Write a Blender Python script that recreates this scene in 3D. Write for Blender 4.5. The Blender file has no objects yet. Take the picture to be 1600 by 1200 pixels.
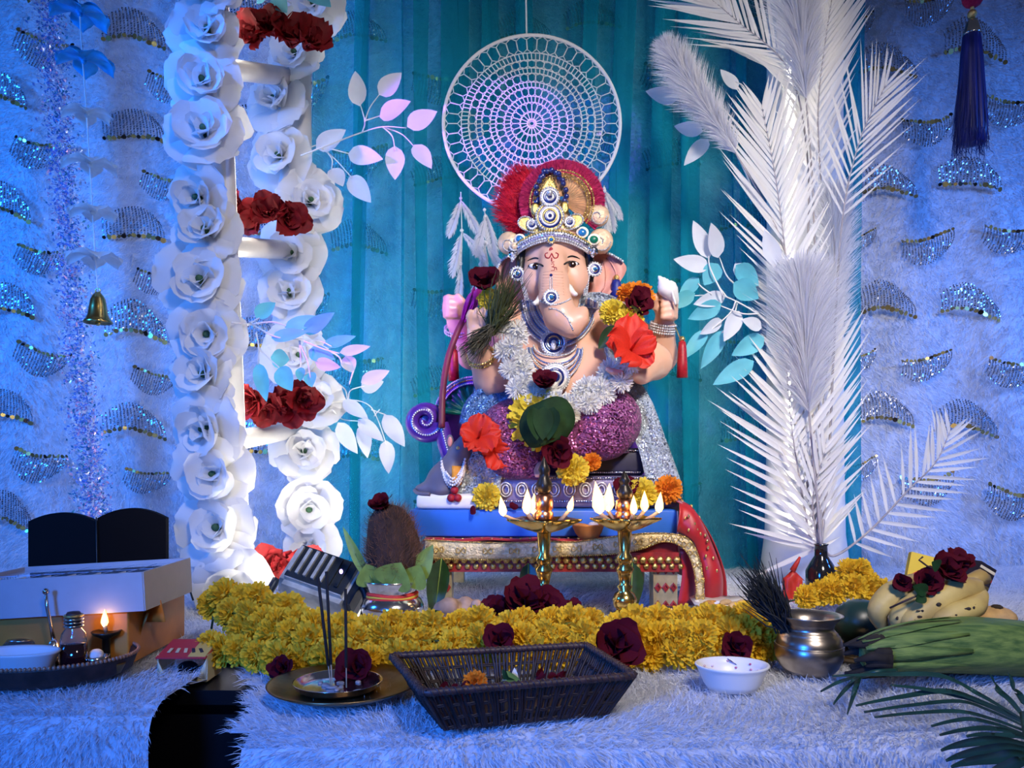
import bpy, bmesh, math, random
import numpy as np
from mathutils import Vector, Matrix, Quaternion, Euler, noise

random.seed(7)
rng = np.random.default_rng(7)
SC = bpy.context.scene
COL = SC.collection
F, HZ, CH = 1250.0, 720.0, 0.27      # focal length in pixels, horizon row, camera height over the table top
R = math.radians

# ------------------------------------------------------------------ camera
cd = bpy.data.cameras.new('camera'); cam = bpy.data.objects.new('camera', cd); COL.objects.link(cam)
cd.sensor_width = 36; cd.lens = 36*F/1600; cd.shift_y = (HZ-600)/1600
cam.location = (0, 0, CH); cam.rotation_euler = (R(90), 0, 0); cd.clip_start = .02
SC.camera = cam

# ------------------------------------------------------------------ world, exposure, fill light and lamps
wd = bpy.data.worlds.new('world'); SC.world = wd; wd.use_nodes = True
wd.node_tree.nodes['Background'].inputs[0].default_value = (.30, .34, .55, 1)
wd.node_tree.nodes['Background'].inputs[1].default_value = .12
SC.view_settings.view_transform = 'Standard'; SC.view_settings.look = 'None'
SC.view_settings.gamma = 1; SC.view_settings.use_curve_mapping = False
SC.view_settings.exposure = 0.0

def W(px, py, Y):                          # world point seen at a pixel, at depth Y
    return Vector(((px-800)/F*Y, Y, CH+(HZ-py)/F*Y))
def aim(o, target):
    d = Vector(target)-o.location
    o.rotation_euler = d.to_track_quat('-Z', 'Y').to_euler()
def area(name, loc, target, size, power, color, spread=180):
    l = bpy.data.lights.new(name, 'AREA'); l.shape = 'DISK'; l.size = size; l.energy = power; l.color = color
    l.spread = R(spread)
    o = bpy.data.objects.new(name, l); COL.objects.link(o); o.location = loc; aim(o, target); return o
def spot(name, loc, target, angle, blend, power, color, rad=.03):
    l = bpy.data.lights.new(name, 'SPOT'); l.spot_size = R(angle); l.spot_blend = blend; l.energy = power
    l.color = color; l.shadow_soft_size = rad
    o = bpy.data.objects.new(name, l); COL.objects.link(o); o.location = loc; aim(o, target); return o
def point(name, loc, power, color, rad=.01):
    l = bpy.data.lights.new(name, 'POINT'); l.energy = power; l.color = color; l.shadow_soft_size = rad
    o = bpy.data.objects.new(name, l); COL.objects.link(o); o.location = loc; return o

area('front_fill', (.55, -.35, 1.45), (.27, 1.6, .42), .4, 7.4, (1.0, .90, .83), 60)  # added soft fill from above and behind the camera, not a real lamp
area('blue_led_panel', (-1.75, .75, .9), (-1.05, 2.0, .70), .35, 15, (.012, .22, 1.0), 110)
area('blue_led_panel_right', (2.2, .9, 1.1), (1.45, 2.1, .55), .3, 9, (.05, .24, 1.0), 80)
area('blue_led_low', (-.65, -.35, .50), (-.12, .85, -.12), .3, 8, (.02, .20, 1.0), 95)
spot('violet_spot', (-1.15, .45, .62), (-.15, 1.6, .50), 12, .4, 150, (.42, .05, 1.0), .02)
spot('violet_spot_high', (-1.15, .45, .66), W(765, 225, 1.86), 9.5, .25, 260, (.36, .10, 1.0), .015)
spot('blue_curtain_spot', (-.9, .9, 1.3), (-.22, 2.0, .62), 26, .9, 44, (.02, .20, 1.0), .03)
spot('column_uplight', W(1225, 938, 1.66), W(1245, 400, 1.84), 110, .7, 34, (1.0, .88, .70), .04)
spot('cloth_sidelight', W(1222, 925, 1.62), W(1085, 850, 1.55), 80, .8, 2.2, (1.0, .88, .72), .04)

# ------------------------------------------------------------------ helpers
def S(Y): return Y/F                      # metres per pixel at depth Y
def YG(py, z=0.0): return (CH-z)*F/(py-HZ)  # depth of a table point seen at row py

def tag(o, label=None, cat=None, group=None, kind=None):
    if label: o['label'] = label
    if cat: o['category'] = cat
    if group: o['group'] = group
    if kind: o['kind'] = kind
    return o
def thing(name, loc, label, cat, group=None, rot=None):
    o = bpy.data.objects.new(name, None); COL.objects.link(o); o.location = loc; o.empty_display_size = .02
    if rot is not None:
        o.rotation_mode = 'QUATERNION'; o.rotation_quaternion = rot
    tag(o, label, cat, group); return o
def zrot(d, spin=0.0):
    """rotation that turns local +Z to direction d, with a spin about it"""
    return Vector(d).normalized().to_track_quat('Z', 'Y') @ Quaternion((0, 0, 1), spin)

class MB:
    def __init__(s): s.v = []; s.f = []; s.m = []; s.cur = 0
    def add(s, vs, fs):
        b = len(s.v); s.v += [tuple(v) for v in vs]
        for f in fs: s.f.append(tuple(b+i for i in f)); s.m.append(s.cur)
        return s
    def box(s, c, size, rot=None):
        hx, hy, hz = [d/2 for d in size]
        vs = [Vector((x, y, z)) for x in (-hx, hx) for y in (-hy, hy) for z in (-hz, hz)]
        if rot is not None: vs = [rot @ v for v in vs]
        vs = [v+Vector(c) for v in vs]
        return s.add(vs, [(0, 1, 3, 2), (4, 6, 7, 5), (0, 4, 5, 1), (2, 3, 7, 6), (0, 2, 6, 4), (1, 5, 7, 3)])
    def tube(s, pts, r, n=8, closed=False, caps=True):
        pts = [Vector(p) for p in pts]; N = len(pts)
        rs = r if hasattr(r, '__len__') else [r]*N
        vs = []; t0 = None; nrm = None
        for i, p in enumerate(pts):
            if closed: t = (pts[(i+1) % N]-pts[i-1])
            else: t = pts[min(i+1, N-1)]-pts[max(i-1, 0)]
            if t.length < 1e-9: t = Vector((0, 0, 1))
            t.normalize()
            if nrm is None:
                a = Vector((0, 0, 1)) if abs(t.z) < .9 else Vector((1, 0, 0))
                nrm = t.cross(a).normalized()
            else:
                nrm = (nrm - t*nrm.dot(t))
                nrm = nrm.normalized() if nrm.length > 1e-6 else t.orthogonal().normalized()
            b = t.cross(nrm)
            for k in range(n):
                a = 2*math.pi*k/n
                vs.append(p+(nrm*math.cos(a)+b*math.sin(a))*rs[i])
        fs = []
        M = N if closed else N-1
        for i in range(M):
            j = (i+1) % N
            for k in range(n):
                l = (k+1) % n
                fs.append((i*n+k, i*n+l, j*n+l, j*n+k))
        if caps and not closed:
            fs.append(tuple(range(n-1, -1, -1))); fs.append(tuple((N-1)*n+k for k in range(n)))
        return s.add(vs, fs)
    def lathe(s, prof, c=(0, 0, 0), n=24, rot=None, sx=1, sy=1, wob=None):
        vs = []; fs = []
        for i, (r, z) in enumerate(prof):
            for k in range(n):
                a = 2*math.pi*k/n
                q = 1 if wob is None else wob(a, i)
                v = Vector((r*q*math.cos(a)*sx, r*q*math.sin(a)*sy, z))
                if rot is not None: v = rot @ v
                vs.append(v+Vector(c))
        for i in range(len(prof)-1):
            for k in range(n):
                l = (k+1) % n
                fs.append((i*n+k, i*n+l, (i+1)*n+l, (i+1)*n+k))
        if prof[0][0] > 1e-6: fs.append(tuple(range(n-1, -1, -1)))
        if prof[-1][0] > 1e-6 and abs(prof[-1][0]) > 1e-6: fs.append(tuple((len(prof)-1)*n+k for k in range(n)))
        return s.add(vs, fs)
    def ball(s, c, r, n=10, m=6, rot=None):
        r = r if hasattr(r, '__len__') else (r, r, r)
        vs = []; fs = []
        for i in range(m+1):
            th = math.pi*i/m
            for k in range(n):
                a = 2*math.pi*k/n
                v = Vector((r[0]*math.sin(th)*math.cos(a), r[1]*math.sin(th)*math.sin(a), r[2]*math.cos(th)))
                if rot is not None: v = rot @ v
                vs.append(v+Vector(c))
        for i in range(m):
            for k in range(n):
                l = (k+1) % n
                fs.append((i*n+k, (i+1)*n+k, (i+1)*n+l, i*n+l))
        return s.add(vs, fs)
    def grid(s, P):
        """P: rows of points"""
        b = [p for row in P for p in row]; n = len(P[0])
        fs = [(i*n+j, i*n+j+1, (i+1)*n+j+1, (i+1)*n+j) for i in range(len(P)-1) for j in range(n-1)]
        return s.add(b, fs)
    def mesh(s, name, mats, smooth=True):
        me = bpy.data.meshes.new(name); me.from_pydata(s.v, [], s.f); 
        for m in (mats if isinstance(mats, (list, tuple)) else [mats]): me.materials.append(m)
        if smooth: me.polygons.foreach_set('use_smooth', [True]*len(me.polygons))
        if any(s.m): me.polygons.foreach_set('material_index', s.m)
        me.validate(); me.update(); return me
    def build(s, name, mats, parent=None, smooth=True, local=False, weld=False):
        me = s.mesh(name, mats, smooth)
        return put(name, me, parent, local)
def put(name, me, parent=None, local=False, loc=None, rot=None, scale=None):
    o = bpy.data.objects.new(name, me); COL.objects.link(o)
    if parent is not None:
        o.parent = parent
        if not local:
            L, Q, s = parent.location, parent.rotation_quaternion if parent.rotation_mode == 'QUATERNION' else parent.rotation_euler.to_quaternion(), 1
            if parent.type == 'EMPTY': o.matrix_parent_inverse = Matrix.LocRotScale(L, Q, None).inverted()
    if loc is not None: o.location = loc
    if rot is not None: o.rotation_mode = 'QUATERNION'; o.rotation_quaternion = rot
    if scale is not None: o.scale = (scale,)*3 if not hasattr(scale, '__len__') else scale
    return o
def np_mesh(name, V, Fc, mat, smooth=True):
    """V (n,3), Fc (m,k) numpy arrays"""
    me = bpy.data.meshes.new(name); k = Fc.shape[1]; m = len(Fc)
    me.vertices.add(len(V)); me.vertices.foreach_set('co', np.ascontiguousarray(V, dtype=np.float32).ravel())
    me.loops.add(m*k); me.loops.foreach_set('vertex_index', np.ascontiguousarray(Fc, dtype=np.int32).ravel())
    me.polygons.add(m); me.polygons.foreach_set('loop_start', np.arange(0, m*k, k, dtype=np.int32))
    me.polygons.foreach_set('loop_total', np.full(m, k, dtype=np.int32))
    if smooth: me.polygons.foreach_set('use_smooth', np.ones(m, dtype=bool))
    me.materials.append(mat); me.update(calc_edges=True); me.validate(); return me
def spline(pts, n=8):
    """Catmull-Rom through points"""
    P = [Vector(p) for p in pts]; P = [P[0]*2-P[1]]+P+[P[-1]*2-P[-2]]; out = []
    for i in range(1, len(P)-2):
        for k in range(n):
            t = k/n; a, b, c, d = P[i-1:i+3]
            out.append(.5*((2*b)+(c-a)*t+(2*a-5*b+4*c-d)*t*t+(3*b-a-3*c+d)*t**3))
    out.append(P[-2]); return out

# ------------------------------------------------------------------ materials
MATS = {}
def mat(name, col, rough=.6, metal=0, var=0, vscale=40, bump=0, bscale=200, trans=0, emis=None, estr=0, spec=.5,
        sheen=0, alpha=1, coat=0, subs=0, col2=None, stretch=None, glass=0, sparkle=0):
    m = bpy.data.materials.new(name); m.use_nodes = True; nt = m.node_tree; N = nt.nodes; L = nt.links
    b = N['Principled BSDF']; out = N['Material Output']
    b.inputs['Base Color'].default_value = (*col, 1); b.inputs['Roughness'].default_value = rough
    b.inputs['Metallic'].default_value = metal; b.inputs['Specular IOR Level'].default_value = spec
    b.inputs['Sheen Weight'].default_value = sheen; b.inputs['Coat Weight'].default_value = coat
    b.inputs['Alpha'].default_value = alpha; b.inputs['Transmission Weight'].default_value = glass
    if subs: b.inputs['Subsurface Weight'].default_value = subs; b.inputs['Subsurface Scale'].default_value = .006
    if emis: b.inputs['Emission Color'].default_value = (*emis, 1); b.inputs['Emission Strength'].default_value = estr
    tc = N.new('ShaderNodeTexCoord'); src = tc.outputs['Object']
    if stretch:
        mp = N.new('ShaderNodeMapping'); mp.inputs['Scale'].default_value = stretch; L.new(src, mp.inputs[0]); src = mp.outputs[0]
    if var or col2:
        nz = N.new('ShaderNodeTexNoise'); nz.inputs['Scale'].default_value = vscale; nz.inputs['Detail'].default_value = 4
        L.new(src, nz.inputs['Vector'])
        cr = N.new('ShaderNodeValToRGB'); cr.color_ramp.elements[0].position = .35; cr.color_ramp.elements[1].position = .65
        c2 = col2 if col2 else tuple(max(0, c*(1-var)) for c in col)
        c1 = col if col2 else tuple(min(1, c*(1+var*.4)) for c in col)
        cr.color_ramp.elements[0].color = (*c2, 1); cr.color_ramp.elements[1].color = (*c1, 1)
        L.new(nz.outputs['Fac'], cr.inputs[0]); L.new(cr.outputs[0], b.inputs['Base Color'])
    if sparkle:   # glitter cloth: tiny cells with different tilt and metalness
        vo = N.new('ShaderNodeTexVoronoi'); vo.inputs['Scale'].default_value = sparkle; L.new(src, vo.inputs['Vector'])
        g = N.new('ShaderNodeSeparateColor'); L.new(vo.outputs['Color'], g.inputs[0])
        r = N.new('ShaderNodeValToRGB'); r.color_ramp.elements[0].position = .55; r.color_ramp.elements[1].position = .75
        L.new(g.outputs[0], r.inputs[0]); L.new(r.outputs[0], b.inputs['Metallic'])
        gm = N.new('ShaderNodeNewGeometry'); sb = N.new('ShaderNodeVectorMath'); sb.operation = 'SUBTRACT'; sb.inputs[1].default_value = (.5, .5, .5)
        L.new(vo.outputs['Color'], sb.inputs[0]); ml_ = N.new('ShaderNodeVectorMath'); ml_.operation = 'SCALE'; ml_.inputs['Scale'].default_value = 1.5; L.new(sb.outputs[0], ml_.inputs[0])
        ad = N.new('ShaderNodeVectorMath'); ad.operation = 'ADD'; L.new(gm.outputs['Normal'], ad.inputs[0]); L.new(ml_.outputs[0], ad.inputs[1])
        nn_ = N.new('ShaderNodeVectorMath'); nn_.operation = 'NORMALIZE'; L.new(ad.outputs[0], nn_.inputs[0]); L.new(nn_.outputs[0], b.inputs['Normal'])
    elif bump:
        nb = N.new('ShaderNodeTexNoise'); nb.inputs['Scale'].default_value = bscale; nb.inputs['Detail'].default_value = 3
        L.new(src, nb.inputs['Vector']); bu = N.new('ShaderNodeBump'); bu.inputs['Strength'].default_value = bump
        bu.inputs['Distance'].default_value = .004; L.new(nb.outputs['Fac'], bu.inputs['Height']); L.new(bu.outputs[0], b.inputs['Normal'])
    if trans:     # thin translucent sheet: light passes through petals and cloth
        tr = N.new('ShaderNodeBsdfTranslucent'); mx = N.new('ShaderNodeMixShader'); mx.inputs[0].default_value = trans
        tr.inputs[0].default_value = (*col, 1)
        L.new(b.outputs[0], mx.inputs[1]); L.new(tr.outputs[0], mx.inputs[2]); L.new(mx.outputs[0], out.inputs[0])
    MATS[name] = m; return m

M_fur = mat('fur_white', (.80, .82, .88), .85, trans=.25, sheen=.3)
M_furbase = mat('fur_backing', (.62, .64, .70), .9, var=.2, vscale=30, bump=.6, bscale=120)
M_black = mat('black_laminate', (.004, .004, .006), .35, spec=.3)
M_blackcloth = mat('black_board', (.0025, .0025, .004), .8, spec=.15)
M_wall = mat('wall_paint', (.35, .4, .5), .9, var=.1)
M_floor = mat('floor_tile', (.05, .05, .06), .5, var=.2)
M_white = mat('white_paint', (.82, .82, .80), .5, var=.04)
M_whitep = mat('white_petal', (.88, .88, .87), .75, trans=.40, var=.03, vscale=25)
M_stamen = mat('green_stamen', (.03, .10, .04), .6)
M_redp = mat('red_petal', (.30, .004, .010), .7, trans=.25, var=.4, vscale=60)
M_dred = mat('dark_rose_petal', (.085, .002, .012), .8, trans=.12, var=.4, vscale=70, spec=.15)
M_hib = mat('hibiscus_petal', (.72, .03, .012), .6, trans=.25, var=.25, vscale=50)
M_yel = mat('yellow_marigold', (.90, .60, .025), .75, trans=.2, var=.25, vscale=120)
M_lem = mat('lemon_marigold', (.85, .68, .06), .75, trans=.2, var=.2, vscale=120)
M_ora = mat('orange_marigold', (.85, .28, .01), .75, trans=.2, var=.25, vscale=120)
M_wfl = mat('white_garland_petal', (.85, .84, .78), .75, trans=.3, var=.08, vscale=90)
M_grn = mat('green_leaf', (.012, .05, .015), .4, var=.4, vscale=60, trans=.1)
M_lgrn = mat('light_green_leaf', (.28, .42, .09), .45, var=.3, vscale=50, trans=.25)
M_brass = mat('brass', (.80, .56, .18), .20, 1, var=.25, vscale=30)
M_dbrass = mat('aged_brass', (.28, .19, .09), .32, 1, var=.4, vscale=40)
M_gold = mat('gold_trim', (.85, .62, .22), .28, 1, var=.2, vscale=200, bump=.4, bscale=600)
M_silver = mat('silver', (.80, .80, .82), .16, 1, var=.08)
M_steel = mat('steel', (.60, .58, .56), .24, 1, var=.15, vscale=30)
M_tealsheet = None
M_cord = mat('white_cord', (.85, .85, .86), .8, trans=.1)
M_feather = mat('white_feather', (.86, .86, .88), .8, trans=.4)
M_palm = mat('white_palm', (.84, .82, .78), .6, trans=.28, var=.05, vscale=30)
M_rachis = mat('palm_rachis', (.42, .38, .38), .6, var=.2)
M_leafw = mat('white_leaf', (.80, .82, .86), .6, trans=.35, var=.06, vscale=30)
M_leaft = mat('teal_leaf', (.16, .62, .72), .6, trans=.35, var=.18, vscale=25)
M_stemw = mat('white_stem', (.78, .78, .76), .6)

# ------------------------------------------------------------------ fur made of tapering blades
def fur_mesh(name, P, Nn, length, width, comb, spread, mat_, seg=1):
    n = len(P); P = np.asarray(P); Nn = np.asarray(Nn)
    d = Nn*1.0 + np.asarray(comb) + rng.normal(0, spread, (n, 3)); d /= np.linalg.norm(d, axis=1)[:, None]
    side = np.cross(d, rng.normal(0, 1, (n, 3))); side /= np.linalg.norm(side, axis=1)[:, None]
    l = (length*rng.uniform(.55, 1.15, n))[:, None]; w = width*.5
    if seg == 1:
        V = np.stack([P-side*w, P+side*w, P+d*l], 1).reshape(-1, 3)
        return np_mesh(name, V, np.arange(3*n).reshape(n, 3), mat_)
    d2 = d + np.asarray(comb)*.8 + rng.normal(0, spread*.6, (n, 3)); d2 /= np.linalg.norm(d2, axis=1)[:, None]
    mid = P+d*l*.5
    V = np.stack([P-side*w, P+side*w, mid+side*w*.8, mid-side*w*.8, mid+d2*l*.5], 1).reshape(-1, 3)
    b = np.arange(n)[:, None]*5
    T = np.concatenate([b+np.array([0, 1, 2]), b+np.array([0, 2, 3]), b+np.array([3, 2, 4])], 0)
    return np_mesh(name, V, T, mat_)
def grid_pts(P, count, keep=None):
    """random points and normals on a numpy grid surface P (a,b,3)"""
    a, b, _ = P.shape
    A = P[:-1, :-1]; B = P[:-1, 1:]-A; C = P[1:, :-1]-A; nn = np.cross(B, C); ar = np.linalg.norm(nn, axis=2)
    if keep is not None: ar = ar*keep
    p = (ar/ar.sum()).ravel(); idx = rng.choice(len(p), count, p=p); i, j = idx//(b-1), idx % (b-1)
    u = rng.random((count, 1)); v = rng.random((count, 1))
    pts = P[i, j]*(1-u)*(1-v)+P[i, j+1]*u*(1-v)+P[i+1, j]*(1-u)*v+P[i+1, j+1]*u*v
    n = nn[i, j]/(np.linalg.norm(nn[i, j], axis=1)[:, None]+1e-12)
    return pts, n
def grid_mesh(name, P, mat_, keep=None):
    a, b, _ = P.shape; I = np.arange(a*b).reshape(a, b)
    Q = np.stack([I[:-1, :-1], I[:-1, 1:], I[1:, 1:], I[1:, :-1]], -1)
    Q = Q[keep > 0] if keep is not None else Q.reshape(-1, 4)
    return np_mesh(name, P.reshape(-1, 3), Q, mat_)

# ================================================================== THE SETTING
YW = 2.12
fl = MB().box((0, 1.0, -.78), (6, 4.4, .04)).build('floor', M_floor, None, False); fl['kind'] = 'structure'
wl = MB().box((0, YW+.12, .6), (6, .06, 2.9)).build('wall_back', M_wall, None, False); wl['kind'] = 'structure'
# ------------------------------------------------------------------ table and its fur covers
tb = thing('long_table', (0, 1.5, -.76), 'long black table showing in the gap between two white fur covers', 'table')
MB().box((.05, 1.54, -.032), (2.9, 1.08, .03)).build('table_top', M_black, tb, False)
MB().box((.05, 1.015, -.40), (2.9, .03, .73)).build('front_panel', M_black, tb, False)
MB().box((-1.38, 1.54, -.40), (.03, 1.02, .73)).build('side_panel', M_black, tb, False)
MB().box((1.48, 1.54, -.40), (.03, 1.02, .73)).build('side_panel', M_black, tb, False)

def fur_cover(name, label, x0, x1, yf, yb, drop, cut, nblade, seed):
    """cloth over the table: profile runs from the back edge forward and down the front"""
    nx = int((x1-x0)/.02)+1; prof = []
    for y in np.linspace(yb, yf+.045, 46): prof.append((y, 0.0))
    for a in np.linspace(0, 90, 8)[1:]: prof.append((yf+.045-.045*math.sin(R(a)), -.045+.045*math.cos(R(a))))
    for z in np.linspace(-.06, -drop, 16): prof.append((yf, z))
    prof = np.array(prof); xs = np.linspace(x0, x1, nx)
    P = np.zeros((nx, len(prof), 3)); P[:, :, 0] = xs[:, None]; P[:, :, 1] = prof[None, :, 0]; P[:, :, 2] = prof[None, :, 1]
    for i in range(nx):
        for j in range(len(prof)):
            y, z = prof[j]; x = xs[i]
            n1 = noise.noise(Vector((x*5, y*5+z*3, seed)))
            if z > -.01: P[i, j, 2] += .004*n1-.006
            else:
                P[i, j, 1] += .022*noise.noise(Vector((x*7, z*2, seed+5)))*min(1, -z/.1)
    cx = .25*(P[:-1, :-1]+P[1:, :-1]+P[:-1, 1:]+P[1:, 1:])
    keep = cut(cx[:, :, 0], cx[:, :, 1], cx[:, :, 2]).astype(float)
    r = thing(name, (0.5*(x0+x1), yf, 0), label, 'fur cloth')
    put('cloth', grid_mesh('cloth', P[:, ::-1], M_furbase, keep[:, ::-1]), r)
    vis = keep*np.where(cx[:, :, 1] < 1.15, 3.0, 1.0)
    p, n = grid_pts(P[:, ::-1], nblade, vis[:, ::-1])
    if n[:, 2].mean() < 0: n = -n
    comb = np.zeros_like(p); comb[:, 1] = -.35; comb[:, 2] = -.45; comb[:, 0] = .5*np.sin(p[:, 0]*9+p[:, 1]*7+seed)
    put('pile', fur_mesh('pile', p, n, .018, .0011, comb, .27, M_fur, 2), r)['kind'] = 'stuff'
    return r
fur_cover('fur_table_cover', 'white shaggy fur cover under the wicker basket and flower garland', -.37, 1.45, .785, 2.06, .42,
          lambda x, y, z: x > -.268-.30*(np.clip(y, .8, 1.1)-.8)+.006*np.sin(z*50+y*60), 240000, 1.3)
def cutL(x, y, z):
    e = -.395 - .10*(np.clip(y, .9, 1.15)-.9)
    return (x < e+.010*np.sin(z*40)) | ((y > 1.13) & (x < -.26))
fur_cover('fur_table_cover', 'white shaggy fur cover hanging beside the black table front, under the round tray', -1.40, -.26, .885, 2.06, .42,
          cutL, 110000, 4.7)

# ------------------------------------------------------------------ fur drapes on the back wall with sequin motifs
M_seq = [mat('sequin_gold', (.85, .62, .16), .25, .7), mat('sequin_bronze', (.42, .28, .08), .25, .7), mat('sequin_dark', (.06, .045, .03), .2, .8)]
M_mesh = mat('silver_bead_mesh', (.34, .33, .37), .22, .8, var=.3, vscale=300)
def motif_meshes(flip, seed):
    """fan of beaded silver threads with a scalloped row of sequins along its base (unit width 1)"""
    rr = random.Random(seed); b = MB(); s = MB()
    n = 19
    def base(t): return Vector((t-.5, 0, (.10*math.sin(math.pi*t)+.03*math.sin(5*t+seed))))
    for i in range(n):
        t = (i+.5)/n; p0 = base(t); h = .52*math.sin(math.pi*(.12+.76*t))**.5
        lean = (t-.45)*.10+.10
        K = 13
        for k in range(K):
            u = k/K; q = p0+Vector((-lean*u*u*.9, 0, h*u*(1-.08*u)))
            w = .011*rr.uniform(.6, 1.3); hh = h/K*.40
            y = -.02-.05*math.sin(math.pi*u)*.5-rr.uniform(0, .012)
            v = [q+Vector((-w, y, -hh)), q+Vector((w, y-.012*rr.uniform(-1, 1), -hh)), q+Vector((w, y, hh)), q+Vector((-w, y-.012*rr.uniform(-1, 1), hh))]
            b.add(v, [(0, 1, 2, 3)])
    K = 13
    for i in range(K):
        t = (i+.5)/K; c = base(t)+Vector((0, -.045, rr.uniform(-.012, .006)-.01)); r = .040*rr.uniform(.75, 1.15)
        a, e = rr.uniform(-.6, .6), rr.uniform(-.6, .6)
        rot = Euler((a, 0, e)).to_matrix(); s.cur = rr.choice([0, 0, 1, 1, 1, 2])
        vs = [c+rot @ Vector((r*math.cos(k*math.pi/4), 0, r*math.sin(k*math.pi/4))) for k in range(8)]
        vs2 = [v+rot @ Vector((0, .006, 0)) for v in vs]
        s.add(vs+vs2, [tuple(range(8)), tuple(range(15, 7, -1))]+[(k, (k+1) % 8, 8+(k+1) % 8, 8+k) for k in range(8)])
    if flip:
        for q in (b, s): q.v = [(x, y, -z) for x, y, z in q.v]; q.f = [tuple(reversed(f)) for f in q.f]
    return b.mesh('sequin_motif', M_mesh, False), s.mesh('sequin_row', M_seq, False)
MOT = {(f, k): motif_meshes(f, k*3.1+f) for f in (0, 1) for k in range(3)}

def wall_y(x, z):   # soft vertical folds of the drape
    return YW + .018*math.sin(x*11+.6*math.sin(z*3)) + .010*math.sin(x*27+z*1.7) + .006*math.sin(z*9+x*4)
def fur_drape(label, x0, x1, motifs, nblade):
    xs = np.linspace(x0, x1, int((x1-x0)/.02)+1); zs = np.linspace(-.03, 1.75, 80)
    P = np.array([[(x, wall_y(x, z), z) for z in zs] for x in xs])
    r = thing('fur_drape', (.5*(x0+x1), YW, 0), label, 'curtain')
    put('cloth', grid_mesh('cloth', P, M_furbase), r)
    p, n = grid_pts(P, nblade)
    if n[:, 1].mean() > 0: n = -n
    comb = np.zeros_like(p); comb[:, 2] = -.9; comb[:, 0] = .6*np.sin(p[:, 0]*6+p[:, 2]*5)
    put('pile', fur_mesh('pile', p, n, .022, .0022, comb, .45, M_fur, 1), r)['kind'] = 'stuff'
    for (px, py, wpx, flip, tilt) in motifs:
        q = W(px, py, YW-.035); q.y = wall_y(q.x, q.z)-.022
        a, s = MOT[(flip, random.randrange(3))]; sc = wpx*S(YW)
        o = put('sequin_motif', a, r); o.location = q; o.scale = (sc, sc, sc*random.uniform(.85, 1.05)); o.rotation_euler = (0, R(tilt), random.uniform(-.1, .1))
        c = put('sequin_row', s, o, True)
ml = []
for k, py in enumerate((-5, 165, 338, 490, 655, 822)): ml.append((8, py, 92, 0, 12))
for k, py in enumerate((58, 222, 388, 545, 706)): ml.append((70, py, 88, 1, 12))
for k, py in enumerate((58, 214, 372, 526, 680)): ml.append((200+k*2, py, 100, 0, 5))
for k, py in enumerate((112, 270, 420, 578, 735)): ml.append((262-k*8, py, 76, 1, 8))
for py in (35, 205, 372, 545, 712): ml.append((392, py, 90, 0, 4))
for py in (120, 290, 460, 630): ml.append((470, py, 90, 1, 0))
for i, px in enumerate((560, 690, 820)):
    for k in range(5): ml.append((px, 60+k*165+(i % 2)*60, 88, (i+k) % 2, random.uniform(-6, 6)))
mr = []
for i, px in enumerate((930, 1050, 1170)):
    for k in range(5): mr.append((px, 30+k*165+(i % 2)*70, 88, (i+k) % 2, random.uniform(-6, 6)))
for py in (20, 365, 552, 720): mr.append((1345, py, 50, 1, -18))
for py in (118, 305, 492, 662): mr.append((1385, py, 92, 0, 2))
for py in (-2, 185, 368, 555, 742): mr.append((1447, py, 82, 1, -10))
for py in (88, 288, 490, 675): mr.append((1525, py, 102, 0, 6))
for py in (148, 352, 562, 765): mr.append((1592, py, 90, 1, 8))
fur_drape('white fur drape with silver sequin motifs behind the flower ladder', -1.75, .05, ml, 110000)
fur_drape('white fur drape with silver sequin motifs behind the white palm leaves', .05, 1.75, mr, 110000)

# ------------------------------------------------------------------ sheer teal curtain, gathered so that folds overlap
def sheer():
    m = bpy.data.materials.new('teal_sheer'); m.use_nodes = True; nt = m.node_tree; N = nt.nodes; L = nt.links
    N.remove(N['Principled BSDF'])
    tp = N.new('ShaderNodeBsdfTransparent'); tp.inputs[0].default_value = (.52, .88, .93, 1)
    df = N.new('ShaderNodeBsdfDiffuse'); df.inputs[0].default_value = (.02, .46, .58, 1)
    tl = N.new('ShaderNodeBsdfTranslucent'); tl.inputs[0].default_value = (.02, .52, .64, 1)
    m1 = N.new('ShaderNodeMixShader'); m1.inputs[0].default_value = .45; L.new(df.outputs[0], m1.inputs[1]); L.new(tl.outputs[0], m1.inputs[2])
    m2 = N.new('ShaderNodeMixShader'); m2.inputs[0].default_value = .40; L.new(tp.outputs[0], m2.inputs[1]); L.new(m1.outputs[0], m2.inputs[2])
    L.new(m2.outputs[0], N['Material Output'].inputs[0]); return m
M_sheer = sheer()
def curtain():
    r = thing('sheer_curtain', (.17, 2.0, .02), 'sheer teal gathered curtain hanging behind the seated idol', 'curtain')
    ns, nz = 560, 22; T0 = np.linspace(0, 1, ns); T = T0; Tw = T0+.022*np.sin(2*math.pi*3*T0+.7)+.010*np.sin(2*math.pi*7*T0+2); Z = np.linspace(.0, 1.75, nz); V = np.zeros((ns, nz, 3))
    ph = rng.uniform(0, 6, 8)
    for j, z in enumerate(Z):
        q = z/1.75
        x = -.475+1.345*T + .034*np.sin(2*math.pi*13*Tw+ph[0]+.5*math.sin(z*2)) + .013*np.sin(2*math.pi*29*Tw+ph[1]+z*.5)+.006*np.sin(2*math.pi*53*Tw+ph[2])
        x = x + (.04*(q-.6))*np.sin(2*math.pi*2*T+1)
        y = 2.0 + .018*np.cos(2*math.pi*13*Tw+ph[3]) + .009*np.cos(2*math.pi*31*T+ph[4]+z) + .004*np.cos(2*math.pi*60*T)
        V[:, j, 0] = x; V[:, j, 1] = y; V[:, j, 2] = z+.006*np.sin(2*math.pi*5*T)*(j == 0)
    put('sheet', grid_mesh('sheet', V, M_sheer), r)
curtain()
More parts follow.
